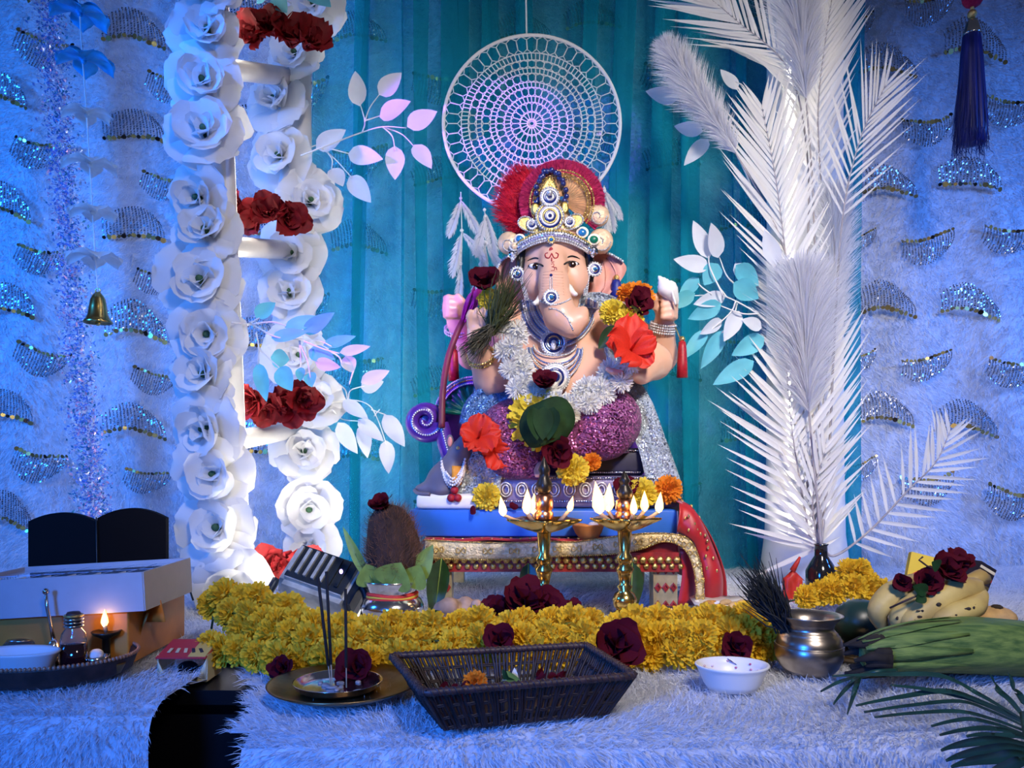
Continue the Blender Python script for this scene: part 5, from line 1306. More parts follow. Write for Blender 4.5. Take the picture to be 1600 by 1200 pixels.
garland('short yellow marigold garland heaped beside the black vase', [([(1232, 1.42, .02), (1262, 1.42, .03), (1300, 1.42, .035), (1335, 1.41, .05), (1372, 1.42, .04)], 'y'), ([(1290, 1.45, .02), (1330, 1.44, .075), (1355, 1.43, .06), (1372, 1.42, .02)], 'y')], .028, .023)
dark_rose(782, 1004, 1.015, 24, 'dark maroon rose on the garland behind the basket rim', (0, -1, .5))
dark_rose(957, 1012, .985, 34, 'large dark maroon rose at the basket corner', (.2, -1, .5))
dark_rose(1145, 1014, .995, 24, 'dark maroon rose on the garland behind the white oval bowl', (0, -1, .4))
dark_rose(556, 1048, .975, 28, 'dark maroon rose behind the incense dish', (0, -1, .5))
dark_rose(447, 1048, .98, 20, 'crushed maroon rose below the garland near the black table', (-.4, -1, .7))
dark_rose(820, 952, 1.17, 34, 'big crimson rose on the garland before the left lamp', (.1, -.8, 1)); dark_rose(848, 950, 1.17, 26, 'crimson rose leaning against the lamp stem', (.5, -.8, .7)); dark_rose(780, 962, 1.16, 24, 'crimson rose beside the crumpled brown sweet', (-.5, -.8, .7)); dark_rose(892, 960, 1.18, 16, 'small crimson petals between the two lamps', (0, -.6, 1)); 
marigold(922, 962, 1.17, 12, 'o', 'tiny orange bud on the garland between the lamps')

# ------------------------------------------------------------------ wicker basket
M_wick1 = mat('dark_wicker', (.022, .010, .012), .55, var=.5, vscale=80); M_wick2 = mat('wicker_rim', (.055, .027, .027), .5, var=.4, vscale=120)
bk = thing('wicker_basket', onz(805, 1135), 'dark brown rectangular wicker basket with flared sides', 'basket')
ZB, ZT = .003, .046
def crn(px, py, z): return onz(px, py, z)
TOPc = [crn(662, 1083, ZT), crn(992, 1056, ZT), crn(916, 1008, ZT), crn(612, 1025, ZT)]      # front left, front right, back right, back left (rim)
ctr = sum(TOPc, Vector())/4; BOTc = []
for p in TOPc: d = p-ctr; q_ = ctr+d*.78; BOTc.append(Vector((q_.x, q_.y, ZB)))
def side(pts, a, b, n, nm='stake'):
    for k in range(n+1):
        t = k/n; p0 = BOTc[a].lerp(BOTc[b], t); p1 = TOPc[a].lerp(TOPc[b], t); m = p0.lerp(p1, .5)+(p1-ctr)*.0+Vector((random.uniform(-.001, .001),)*2+(0,))
        j = Vector((random.uniform(-.0012, .0012), random.uniform(-.0012, .0012), 0))
        MB().tube([p0+j, m+j*1.5, p1], .0017*random.uniform(.85, 1.15), 5, caps=False).build(nm, M_wick1, bk)
side(None, 0, 1, 58); side(None, 1, 2, 26); side(None, 2, 3, 50); side(None, 3, 0, 24)
for h in (.30, .34, .62, .66, .04, .08):
    loop = [BOTc[i].lerp(TOPc[i], h) for i in range(4)]; pts = []
    for i in range(4):
        a, b = loop[i], loop[(i+1) % 4]
        for k in range(26): pts.append(a.lerp(b, k/26)+(a.lerp(b, k/26)-ctr).normalized()*(.0017 if k % 2 else -.0017))
    MB().tube(pts, .0012, 5, True).build('weaver', M_wick1, bk)
loop = []
for i in range(4):
    a, b = TOPc[i], TOPc[(i+1) % 4]
    for k in range(22): loop.append(a.lerp(b, (k+.5)/22))
rim = MB().tube(loop, .0040, 8, True).build('rim', M_wick2, bk)
for ph in range(2):    # cane wrapped round the rim
    w = MB(); pts = []; N_ = len(loop)
    for i in range(N_*4):
        p = loop[i//4].lerp(loop[(i//4+1) % N_], (i % 4)/4); t = (loop[(i//4+1) % N_]-loop[i//4]).normalized(); u = Vector((0, 0, 1)); v = t.cross(u); a = i*1.3+ph*math.pi
        pts.append(p+(u*math.cos(a)+v*math.sin(a))*.0043)
    MB().tube(pts, .0011, 4, True).build('rim_wrap', M_wick2, rim)
P = [[BOTc[0].lerp(BOTc[1], i/8).lerp(BOTc[3].lerp(BOTc[2], i/8), j/5) for j in range(6)] for i in range(9)]
shell(P, (0, 0, .004), 'bottom', M_wick1, bk)
def inb(u, v, z): p = BOTc[0].lerp(BOTc[1], u).lerp(BOTc[3].lerp(BOTc[2], u), v); return Vector((p.x, p.y, z))
o = put('marigold', MG['o'][1], None, False, inb(.30, .62, .026), zrot((0, -1, .8)), .014); tag(o, 'orange marigold head lying inside the basket', 'flower')
for i, (u, v, lb) in enumerate(((.08, .5, 'loose dark red petals in the basket near the incense dish'), (.82, .75, 'loose dark red petals at the far basket corner'))):
    r = thing('petal_pile', inb(u, v, .012), lb, 'petals')
    for k in range(7): put('petal', PD[k % 3], r, True, Vector((random.uniform(-.02, .02), random.uniform(-.015, .015), random.uniform(.0, .010))), zrot((random.gauss(0, .6), random.gauss(0, .6), 1), k), .012)
r = thing('leaf_scraps', inb(.58, .7, .012), 'small green leaves and pale buds inside the basket', 'leaves')
for k in range(7): leaf_obj(r, r.location+Vector((random.uniform(-.015, .015), 0, .004)), r.location+Vector((random.uniform(-.022, .022), random.uniform(-.012, .012), random.uniform(.012, .026))), .008, (M_grn, M_lgrn, M_wfl)[k % 3])
MB().tube([inb(.36, .6, .02), inb(.46, .5, .03), inb(.5, .5, .022)], .001, 5).build('twig', M_wick2, r)

# ------------------------------------------------------------------ incense on two dishes
ip = onz(537, 1088); M_ash = mat('ash', (.25, .24, .25), .9)
pt = thing('brass_plate', ip, 'wide tarnished brass plate under the silver incense dish', 'plate')
MB().lathe([(0, .004), (.055, .004), (.072, .010), (.085, .016), (.086, .0175), (.083, .0172), (.070, .013), (.054, .0075), (0, .0072)], ip, 44).build('dish', M_dbrass, pt)
sd2 = thing('silver_dish', ip+Vector((-.006, -.002, .0076)), 'small silver dish with ash holding three incense sticks', 'dish'); c = sd2.location
MB().lathe([(0, .0005), (.040, .0005), (.048, .006), (.050, .011), (.0508, .0115), (.049, .0112), (.045, .006), (.038, .003), (0, .0028)], c, 40).build('dish', M_silver, sd2)
for k in range(9): MB().ball(c+Vector((random.uniform(-.03, .03), random.uniform(-.025, .02), .004)), (random.uniform(.003, .008), random.uniform(.003, .006), .0018), 8, 5).build('ash', M_ash, sd2)
M_inc = mat('incense_black', (.012, .010, .010), .9)
for i, (x0, x1, yt, lb) in enumerate(((519, 497, 902, 'leaning incense stick in the silver dish, crossing its neighbour'), (521, 510, 893, 'incense stick in the silver dish beside the leaning one'), (543, 540, 920, 'lone upright incense stick in the silver dish, nearer the basket'))):
    b = c+Vector((X(x0, ip.y)-c.x, -.004, .004)); t = W(x1, yt, ip.y+.01*(i-1)); r = thing('incense_stick', b, lb, 'incense')
    MB().tube([b, b.lerp(t, .22)], .0007, 6).build('bamboo', mat('bamboo_%d' % i, (.35, .28, .2), .6), r); MB().tube([b.lerp(t, .2), t], .0018, 7).build('paste', M_inc, r)

# ------------------------------------------------------------------ white oval bowl with powder
ob = onz(1144, 1080); M_plast = mat('white_plastic', (.80, .80, .80), .35, spec=.5); M_pow = mat('magenta_powder', (.45, .02, .14), .95, col2=(.70, .60, .66), vscale=60)
r = thing('oval_bowl', ob, 'white plastic oval bowl with magenta powder inside, on the fur', 'bowl')
MB().lathe([(0, .003), (.028, .003), (.033, .010), (.039, .024), (.0415, .029), (.0435, .031), (.0425, .0325), (.040, .032), (.037, .025), (.031, .010), (0, .007)], ob, 40, sy=.84).build('shell', M_plast, r)
MB().lathe([(0, .017), (.02, .0165), (.033, .0145), (.0335, .014)], ob, 26, sy=.82).build('powder', M_pow, r)
for k in range(14):
    a = random.uniform(0, 6.28); h = random.uniform(.017, .028); rr_ = .0325+(.039-.0325)*(h-.014)/.015
    MB().ball(ob+Vector((rr_*math.cos(a)*.98, rr_*.84*math.sin(a)*.98, h)), (.0018, .0014, .0014), 6, 4).build('powder_speck', M_pow, r)

# ------------------------------------------------------------------ metal water pot with broom grass
lp = onz(1264, 1053); s = S(lp.y); M_lota = mat('old_nickel', (.55, .48, .42), .30, 1, var=.35, vscale=25)
r = thing('water_pot', lp, 'tarnished metal water pot with flared rim beside the corn', 'pot'); zz = lambda py: Z(py, lp.y)
MB().lathe([(0, .003), (36*s, .003), (44*s, .010), (51*s, zz(1025)), (52*s, zz(1008)), (50*s, zz(1006)), (50*s, zz(1004)), (46*s, zz(992)), (43*s, zz(990)), (43*s, zz(988)), (39*s, zz(984)), (36*s, zz(980)), (39*s, zz(972)), (49*s, zz(962)), (51*s, zz(960)), (48*s, zz(960)), (36*s, zz(972)), (33*s, zz(985)), (0, zz(990))], lp, 40).build('body', M_lota, r)
MB().tube([lp+Vector((51.2*s*math.cos(a), 51.2*s*math.sin(a), zz(1006))) for a in [2*math.pi*i/40 for i in range(40)]], .0008, 5, True).build('ridge', M_lota, r)
grass('broom_grass', 'dark broom-like twig bunch leaning out of the water pot', Vector((lp.x-.026, lp.y, zz(985))), Vector((X(1178, lp.y), lp.y-.01, zz(903))), 260, .013, mat('dark_twig', (.012, .016, .022), .7), .0012, 'twigs')

# ------------------------------------------------------------------ sweets and plates behind the garland
def plate_obj(name, label, c, rad, h, m, cat='plate'):
    r = thing(name, c, label, cat); MB().lathe([(0, .003), (rad*.75, .003), (rad*.95, h*.8), (rad, h), (rad*.97, h), (rad*.9, h*.7), (rad*.72, .0065), (0, .0062)], c, 36).build('dish', m, r); return r
pc1 = Vector((X(1045, 1.27), 1.27, .0)); plate_obj('steel_plate', 'steel plate of dark crumbs beside the lamp foot', pc1, .054, .030, M_steel)
r = thing('crumb_heap', pc1+Vector((0, 0, .007)), 'dark crumbly heap in the steel plate', 'food')
for k in range(40): MB().ball(pc1+Vector((random.gauss(0, .016), random.gauss(0, .016), .016+random.uniform(-.004, .012))), random.uniform(.003, .006), 6, 4).build('crumb', M_dark if k % 3 else M_clay, r)
M_lad = mat('laddu', (.62, .28, .05), .8, var=.35, vscale=140, bump=.8, bscale=300); M_pap = mat('paper_white', (.80, .78, .74), .8, var=.05)
lc = Vector((X(1112, 1.24), 1.24, .010))
r = thing('laddu', lc, 'round orange sweet in a fluted paper cup topped with a pale flake', 'sweet')
MB().ball(lc+Vector((0, 0, .024)), (.022, .022, .020), 16, 10).build('ball', M_lad, r)
MB().lathe([(.014, 0), (.022, .016)], lc, 48, wob=lambda a, i: 1+.05*math.sin(a*16)).build('paper_cup', M_pap, r)
for k in range(5): MB().ball(lc+Vector((random.uniform(-.008, .008), -.010, .040+random.uniform(-.004, .003))), (.004, .003, .002), 6, 4).build('flake', M_pap, r)
M_cash = mat('cashew', (.60, .38, .16), .6, var=.25, vscale=60)
for i, (x, Y) in enumerate(((1135, 1.30), (1150, 1.28), (1162, 1.30), (1172, 1.27))):
    c = Vector((X(x, Y), Y, .034)); o = MB().tube([c+Vector((.010*math.cos(t), .004*math.sin(t*1.3), .006*math.sin(t))) for t in [R(20+i*20+k*24) for k in range(8)]], [.002, .0042, .005, .0052, .005, .0046, .004, .002], 8).build('cashew', M_cash)
    tag(o, 'curved brown cashew nut on the white paper by the sweet', 'nut', 'cashews on the paper')
pap = thing('paper_sheet', Vector((X(1150, 1.29), 1.29, .01)), 'crumpled white paper under the cashew nuts', 'paper')
P = [[Vector((X(1100+i*16, 1.29), 1.22+j*.035, .014+.010*noise.noise(Vector((i*.7, j*.9, 3)))+.010*(j/4)+.006)) for j in range(6)] for i in range(8)]
shell(P, (0, 0, .0015), 'sheet', M_pap, pap)
plate_obj('white_plate', 'white plate edge between the two brass lamps', Vector((X(935, 1.235), 1.235, 0)), .05, .022, M_plast)
r = thing('crumpled_sweet', Vector((X(722, 1.24), 1.24, .0)), 'crumpled beige brown sweet behind the garland', 'food')
CR = [E(716+random.uniform(-34, 34), 957+random.uniform(-14, 10), 1.24+random.uniform(-.02, .02), random.uniform(7, 14), None, None, .005) for k in range(26)]
put('lump', sdf_mesh('lump', CR, .0028, mat('beige_sweet', (.42, .28, .20), .8, var=.3, vscale=60), 1), r)
r = thing('tea_light', Vector((X(780, 1.22), 1.22, 0)), 'small burning wick behind the crimson roses', 'candle'); c = r.location
MB().lathe([(0, .004), (.014, .004), (.016, .040), (.012, .040), (0, .036)], c, 16).build('cup', M_clay, r); flame(c+Vector((0, -.004, .042)), .016, r, .03)
r = thing('green_leaf', Vector((X(672, 1.16), 1.16, .05)), 'pale green leaf lying on the garland before the silver pot', 'leaf'); leaf_obj(r, W(692, 966, 1.15), W(652, 972, 1.14), .022, M_lgrn, 'blade'); leaf_obj(r, W(668, 968, 1.14), W(688, 955, 1.15), .016, M_grn, 'blade')
# red paper packet by the black vase
r = thing('red_packet', Vector((X(1238, 1.56), 1.56, .01)), 'small red crumpled packet before the lit column', 'packet')
P = [[W(1224+i*6+(4 if j == 0 else 0), 890+j*14+6*abs(i-2)*(j == 0), 1.56+.006*math.sin(i*2+j)) for j in range(5)] for i in range(6)]
shell(P, (0, .006, 0), 'wrapper', mat('red_foil', (.65, .04, .02), .4, trans=.2, var=.3, vscale=30), r)
MB().tube([W(1238, 892, 1.56), W(1246, 878, 1.56), W(1250, 870, 1.56)], [.006, .004, .002], 6).build('twisted_end', MATS['red_foil'], r)

# ================================================================== RIGHT SIDE: fruit, corn, fronds
trp = onz(1500, 1052); tr = thing('steel_tray', trp+Vector((0, .13, 0)), 'wide shallow metal tray under corn and bananas', 'tray'); tc_ = tr.location
MB().lathe([(0, .003), (.17, .003), (.185, .012), (.187, .016), (.184, .016), (.166, .0075), (0, .007)], tc_, 48, sx=1.05, sy=.80).build('dish', M_dbrass, tr)
# green husk of the corn / banana stem
M_husk = mat('corn_husk', (.17, .27, .07), .55, col2=(.05, .12, .035), vscale=18, stretch=(1, 10, 10), trans=.05, bump=.3, bscale=60)
M_tipd = mat('dry_husk_tip', (.015, .012, .012), .9, var=.5, vscale=60)
cr = thing('green_husk', onz(1460, 1050, .01), 'large green husk with dark torn tip lying on the tray', 'husk')
ends = [(1352, 1024, .93, 26), (1385, 1018, .94, 38), (1440, 1012, .955, 46), (1520, 1008, .97, 50), (1600, 1012, .985, 50), (1680, 1018, 1.0, 46)]
CH_ = spline([W(a, b, Y) for a, b, Y, r_ in ends], 6); RR = np.interp(np.linspace(0, 1, len(CH_)), np.linspace(0, 1, len(ends)), [e[3]*S(e[2]) for e in ends])
v_ = []; b = MB(); n = 26; vs = []; fs = []
for i, c in enumerate(CH_):
    for k in range(n):
        a = 2*math.pi*k/n; rr_ = RR[i]*(1+.05*math.sin(a*5+i*.15)); vs.append(c+Vector((0, math.cos(a)*rr_, math.sin(a)*rr_*.86)))
for i in range(len(CH_)-1):
    for k in range(n): fs.append((i*n+k, i*n+(k+1) % n, (i+1)*n+(k+1) % n, (i+1)*n+k))
b.add(vs, fs+[tuple(range(n))]); b.build('stalk', M_husk, cr)
for k in range(6):
    a = R(-30+k*34); P = []
    for i in range(8):
        u = i/7; idx = min(len(CH_)-1, int(u*16)); c = CH_[idx]; P.append([c+Vector((-.006*(1-u), -math.cos(a+w_)*(RR[idx]+.0015), math.sin(a+w_)*(RR[idx]*.86+.0015))) for w_ in (-.28*math.sin(.4+u*2.5), 0, .28*math.sin(.4+u*2.5))])
    shell(P, (0, .0008, .0004), 'husk_leaf', M_husk, cr)
tipc = CH_[0]
for k in range(22):
    a = random.uniform(0, 6.28); st = tipc+Vector((.02, math.cos(a)*.022, math.sin(a)*.019)); e = tipc+Vector((random.uniform(-.024, .0), math.cos(a)*.020, math.sin(a)*.017-.004))
    MB().tube([st, st.lerp(e, .5)+Vector((0, 0, random.uniform(-.003, .003))), e], [.007, .006, .002], 5).build('torn_tip', M_tipd, cr)
# dark green round fruit
r = thing('dark_green_fruit', onz(1342, 1010), 'dark green round fruit between water pot and bananas', 'fruit'); 
MB().lathe([(0, 0), (.020, .004), (.034, .020), (.036, .034), (.030, .052), (.016, .064), (.004, .067), (0, .066)], onz(1345, 1012)+Vector((0, 0, .003)), 24, sx=1.1).build('skin', mat('dark_green_skin', (.012, .04, .035), .35, var=.3, vscale=20), r); MB().ball(onz(1345, 1012)+Vector((0, 0, .068)), .003, 6, 4).build('stalk', M_wick2, r)
# bananas
M_ban = mat('ripe_banana', (.62, .48, .16), .55, col2=(.40, .28, .10), vscale=14, bump=.1); M_bant = mat('banana_tip', (.03, .02, .015), .8)
bn = thing('banana_bunch', onz(1450, 985, .02), 'bunch of ripe speckled bananas under the maroon roses', 'bananas')
BB = [[(1378, 980, 1.05, 9), (1372, 955, 1.045, 17), (1392, 932, 1.05, 21), (1430, 916, 1.06, 20), (1470, 908, 1.075, 14), (1500, 910, 1.09, 8)],
      [(1404, 982, 1.03, 8), (1404, 966, 1.025, 15), (1424, 946, 1.03, 19), (1460, 926, 1.045, 19), (1496, 916, 1.06, 14), (1512, 914, 1.085, 8)],
      [(1424, 986, 1.02, 8), (1422, 972, 1.013, 16), (1448, 950, 1.018, 21), (1488, 924, 1.03, 21), (1520, 918, 1.05, 16), (1528, 912, 1.08, 8)],
      [(1462, 982, 1.005, 8), (1470, 970, 1.0, 14), (1496, 958, 1.005, 18), (1522, 948, 1.02, 17), (1532, 932, 1.045, 12), (1524, 914, 1.08, 8)]]
for pth in BB:
    C = spline([W(a, b_, Y) for a, b_, Y, r_ in pth], 5); rr_ = np.interp(np.linspace(0, 1, len(C)), np.linspace(0, 1, len(pth)), [p[3]*S(p[2]) for p in pth])
    o = MB().tube(C, list(rr_), 7).build('banana', M_ban, bn); MB().ball(C[0], 8*S(1.03), 8, 5).build('tip', M_bant, o)
    for k in range(7):
        i = random.randrange(4, len(C)-3); MB().ball(C[i]+Vector((random.uniform(-.5, .5)*rr_[i], -rr_[i]*.86, rr_[i]*.42)), (random.uniform(.0015, .004), .0012, random.uniform(.001, .003)), 6, 4).build('brown_speck', M_bant, o)
MB().tube([W(1512, 914, 1.085), W(1532, 900, 1.10), W(1540, 905, 1.11)], [.012, .010, .008], 8).build('crown_stub', M_ban, bn)
dark_rose(1472, 898, 1.04, 26, 'dark maroon rose on top of the bananas with bent twig', (.2, -.8, .7)); dark_rose(1448, 912, 1.03, 20, 'dark maroon rose in the middle of the banana bunch', (-.3, -1, .4)); dark_rose(1490, 884, 1.05, 20, 'dark maroon rosebud above the bananas by the yellow packet', (.4, -.6, .8)); dark_rose(1411, 912, 1.035, 13, 'small crimson bud on the leading banana', (-.5, -1, .3))
r = thing('rose_twig', W(1395, 948, 1.01), 'thin brown twig with leaves lying across the bananas', 'twig'); MB().tube([W(1390, 950, 1.008), W(1425, 934, 1.0), W(1450, 925, 1.0)], .0013, 6).build('stem', M_wick2, r)
for a, b_ in (((1450, 925), (1425, 915)), ((1445, 928), (1430, 940)), ((1468, 886), (1455, 878))): leaf_obj(r, W(*a, 1.0), W(*b_, .995), .016, M_grn)
MB().tube([W(1468, 892, 1.02), W(1448, 884, 1.02), W(1436, 875, 1.02), W(1442, 870, 1.02)], .0012, 6).build('hook', M_wick2, r)
# yellow printed packet and striped carton behind the bananas
r = thing('yellow_packet', Vector((X(1440, 1.18), 1.18, .0)), 'yellow packet with red lettering behind the bananas', 'packet')
bxq = Euler((R(-12), R(14), R(-10))).to_matrix(); pcx = W(1436, 905, 1.17); MB().box(pcx, (.038, .012, .072), bxq).build('carton', mat('yellow_card', (.75, .52, .04), .6), r, False)
for k, st in enumerate(([(-8, 2), (-4, 6), (0, 2), (4, 6)], [(-8, -4), (-2, -4)], [(-5, -4), (-5, -12)], [(0, -4), (0, -12), (5, -9)], [(-8, -4), (8, -3)], [(5, -4), (6, -13)])):
    MB().tube([pcx+bxq @ Vector((x_*.0016, -.0065, z_*.0016)) for x_, z_ in st], .0011, 4).build('lettering', MATS['red_foil'], r)
r = thing('striped_carton', Vector((X(1520, 1.16), 1.16, 0)), 'small dark striped carton lying behind the bananas', 'carton'); q2 = Euler((0, R(28), R(15))).to_matrix(); cc = W(1522, 906, 1.16)
MB().box(cc, (.03, .03, .05), q2).build('box', M_dark, r, False)
for k in range(4): MB().box(cc+q2 @ Vector((0, -.0156, -.018+k*.012)), (.028, .001, .004), q2).build('stripe', (M_clay, M_gold, M_redcl, M_pap)[k], r, False)
r = thing('lime', onz(1570, 975, .02), 'small pale fruit with dark stalk behind the husk', 'fruit'); c = W(1555, 965, 1.10); MB().ball(c, (.028, .024, .016), 14, 8).build('skin', M_cash, r); MB().ball(c+Vector((0, -.004, .015)), (.008, .008, .004), 8, 5).build('stalk', M_bant, r)
# green palm fronds at the table edge
LFG = leaflet_mesh('leaflet', mat('dark_palm_green', (.008, .055, .045), .45, var=.4, vscale=40))
def frond(label, base, pts, leaflets):
    r = thing('palm_frond', base, label, 'palm frond'); MB().tube(spline(pts, 6), .003, 6).build('rachis', LFG.materials[0], r)
    for path, w in leaflets:
        C = spline(path, 7); P = []
        for i, c in enumerate(C):
            u = i/(len(C)-1); d = (C[min(i+1, len(C)-1)]-C[max(0, i-1)]).normalized(); sd = d.cross(Vector((0, -.5, 1))).normalized(); ww = w*.5*(math.sin(math.pi*(.15+.85*u)))**.7 if u < 1 else .0002
            P.append([c-sd*ww, c+Vector((0, -.0008, -.0012)), c+sd*ww])
        shell(P, (0, .0006, .0004), 'leaflet', LFG.materials[0], r)
YP = lambda py: min(.86, .252*F/(py-HZ))
b0 = W(1610, 1165, YP(1165)); lv = []
for (x0, y0, x1, y1, x2, y2, w) in ((1600, 1125, 1480, 1080, 1337, 1102, .009), (1600, 1130, 1500, 1088, 1390, 1070, .009), (1590, 1120, 1470, 1056, 1300, 1056, .009), (1602, 1135, 1500, 1096, 1350, 1112, .006), (1602, 1142, 1500, 1112, 1366, 1120, .006),
        (1606, 1150, 1520, 1124, 1455, 1134, .006), (1606, 1152, 1540, 1138, 1468, 1148, .007), (1606, 1155, 1560, 1150, 1510, 1150, .008), (1605, 1165, 1540, 1158, 1470, 1172, .012), (1605, 1172, 1550, 1172, 1478, 1188, .013), (1605, 1180, 1560, 1185, 1486, 1198, .014), (1606, 1190, 1580, 1196, 1540, 1215, .012),
        (1598, 1118, 1560, 1078, 1545, 1052, .010), (1600, 1100, 1585, 1076, 1575, 1050, .011)):
    k_ = .0 if y0 < 1140 else -.01
    lv.append(([W(x, y, YP(y)) for x, y in ((x0, y0), ((x0+x1)/2, (y0+y1)/2-3), (x1, y1), ((x1+x2)/2, (y1+y2)/2-2), (x2, y2))], w*.85))
frond('dark green palm frond drooping over the table front by the tray', b0, [W(1660, 1230, YP(1230)), b0, W(1598, 1115, YP(1115))], lv)
b1 = W(1345, 1056, .90); lv = [([b1, W((1345+x)/2, (1058+y)/2+dy, YP((1058+y)/2)), W(x, y, YP(y))], .004) for x, y, dy in ((1282, 1080, -4), (1302, 1100, -4), (1324, 1116, -2), (1330, 1090, -3), (1325, 1070, -3))]
frond('thin dark palm tips hanging at the water pot foot', b1, [W(1400, 1048, .90), W(1370, 1050, .885), b1], lv)

# ================================================================== LEFT SIDE
fr_ = thing('arched_frame', Vector((X(150, 1.36), 1.36, 0)), 'black hinged double frame with arched tops before the fur drape', 'frame')
def arch(x0, x1, yt, ys, yb, Y, dyb, name):
    n = 12; top = [(x0+(x1-x0)*i/n, ys-(ys-yt)*math.sin(math.pi*(.12+.76*i/n))**.8+ (0)) for i in range(n+1)]
    out = [(x0, yb)]+top+[(x1, yb)]; p = [W(x, y, Y+dyb*((x-x0)/(x1-x0))) for x, y in out]; k = len(p); q_ = [v+Vector((0, .012, 0)) for v in p]; b = MB()
    b.add(p+q_, [tuple(range(k)), tuple(range(2*k-1, k-1, -1))]+[(i, k+i, k+(i+1) % k, (i+1) % k) for i in range(k)]); return b.build(name, M_blackcloth, fr_, False)
arch(44, 149, 801, 826, 965, 1.36, -.03, 'panel'); arch(152, 259, 794, 822, 968, 1.33, .04, 'panel')
MB().tube([W(150.5, 808, 1.325), W(152, 960, 1.32)], .0012, 5).build('hinge', M_gun, fr_)
MB().tube(spline([W(262, 918, 1.36), W(280, 909, 1.34), W(293, 915, 1.33), W(302, 938, 1.32)], 6), .0016, 6).build('cable', M_gun, fr_); 
# white carton of clear vials on an orange box
M_card = mat('white_card', (.50, .50, .54), .6, var=.04); M_orb = mat('orange_card', (.60, .22, .03), .5, var=.25, vscale=14); M_film = mat('clear_film', (.45, .62, .90), .12, glass=.0, spec=1, coat=1, var=.3, vscale=24)
ob_ = thing('orange_box', Vector((X(90, 1.06), 1.1, 0)), 'flat orange gift box with folded ribbon under the white carton', 'box')
rbox(X(-80, 1.06), X(212, 1.06), .003, .073, 1.04, 1.22, M_orb, 'box', ob_, .003)
for x0, x1, y0, y1 in ((205, 250, 938, 972), (214, 232, 958, 1004)):
    P = [[W(x0+(x1-x0)*i/4+(8*j/3 if x0 < 210 else -6*j), y0+(y1-y0)*j/3, 1.08+.01*math.sin(i)) for j in range(4)] for i in range(5)]; shell(P, (0, .003, 0), 'ribbon', M_orb, ob_)
wb = thing('vial_carton', Vector((X(110, 1.08), 1.1, .055)), 'open white carton with clear plastic tray on the orange box', 'carton')
fx0, fx1 = X(-70, 1.03), X(226, 1.03); zb, zt = Z(974, 1.03)+.0, Z(918, 1.03)
tilt = Matrix.Rotation(R(-3.2), 3, 'Y'); pv = Vector((fx1, 1.03, .075))
def tb(c, size, name, m, parent): 
    cc = pv+tilt @ (Vector(c)-pv); return MB().box(cc, size, tilt).build(name, m, parent, False)
bl = fx1-fx0; dd = .15; hh = .050
tb(((fx0+fx1)/2, 1.03, .077+hh/2), (bl, .003, hh), 'front_wall', M_card, wb); tb(((fx0+fx1)/2, 1.03+dd, .077+hh/2), (bl, .003, hh), 'back_wall', M_card, wb)
tb((fx1, 1.03+dd/2, .077+hh/2), (.003, dd, hh), 'end_wall', M_card, wb); tb((fx0, 1.03+dd/2, .077+hh/2), (.003, dd, hh), 'end_wall', M_card, wb); tb(((fx0+fx1)/2, 1.03+dd/2, .078), (bl, dd, .003), 'floor_panel', M_card, wb)
for k in range(7):
    for j in range(2):
        cx = fx0+.018+k*(bl-.03)/6.4; tr_ = tb((cx, 1.03+.04+j*.07, .077+hh*.60), ((bl-.03)/7.2, .062, hh*.62), 'blister', M_film, wb)
for k in range(6): tb((fx0+.035+k*(bl-.03)/6.4, 1.033+.02, .077+hh*.94), (.002, .035, .002), 'film_crease', M_pearl, wb)

# round wicker tray with puja things
tcn = Vector((X(60, 1.0), 1.0, .0)); M_trayw = mat('tray_wicker', (.05, .025, .022), .55, var=.5, vscale=70)
tt = thing('round_tray', tcn, 'round dark wicker tray with beaded rim holding ritual vessels', 'tray')
MB().lathe([(0, .003), (.100, .003), (.112, .010), (.118, .026), (.120, .028), (.114, .028), (.106, .011), (0, .008)], tcn, 48, sy=.72).build('dish', M_trayw, tt)
beads([tcn+Vector((.119*math.cos(a), .119*.72*math.sin(a), .030)) for a in [2*math.pi*i/110 for i in range(111)]], .0026, mat('copper_bead', (.45, .24, .16), .4, .5), tt, 'beaded_rim', 1.9)
r = thing('oval_bowl', Vector((X(28, .965), .965, .008)), 'white oval bowl with a magenta mark in the round tray', 'bowl'); c = r.location
MB().lathe([(0, .001), (.030, .001), (.038, .010), (.046, .030), (.048, .032), (.046, .034), (.043, .031), (.036, .012), (0, .008)], c, 36, sx=1.05, sy=.6).build('shell', M_plast, r); MB().box(c+Vector((-.008, .006, .022)), (.012, .004, .006)).build('mark', M_pow, r, False)
r = thing('glass_bottle', Vector((X(115, .985), .985, .008)), 'small glass bottle of dark syrup with ribbed metal neck', 'bottle'); c = r.location; s = S(.985)
M_glass = mat('bottle_glass', (.9, .92, .95), .03, glass=.95, spec=.5); M_syr = mat('dark_syrup', (.025, .004, .006), .1, coat=1)
MB().lathe([(0, 0), (19*s, 0), (20*s, .003), (20*s, .042), (18*s, .050), (12*s, .056), (12*s, .060), (11*s, .060), (11*s, .056), (17*s, .049), (19*s, .041), (19*s, .003), (0, .002)], c, 24, sy=.8).build('glass', M_glass, r)
MB().lathe([(0, .0025), (20.2*s, .0025), (20.3*s, .038), (0, .038)], c, 24, sy=.8).build('syrup', M_syr, r)
for k in range(4): MB().tube([c+Vector((12.6*s*math.cos(a), 12.6*s*math.sin(a), .059+k*.0042)) for a in [2*math.pi*i/20 for i in range(20)]], .0017, 5, True).build('neck_ring', M_gold if k == 3 else M_steel, r)
MB().lathe([(11*s, .057), (11*s, .073), (9*s, .076), (0, .077)], c, 20).build('stopper', M_wick2, r)
r = thing('hand_bell', Vector((X(84, 1.01), 1.01, .009)), 'silver hand bell with long slender handle in the round tray', 'bell'); c = r.location
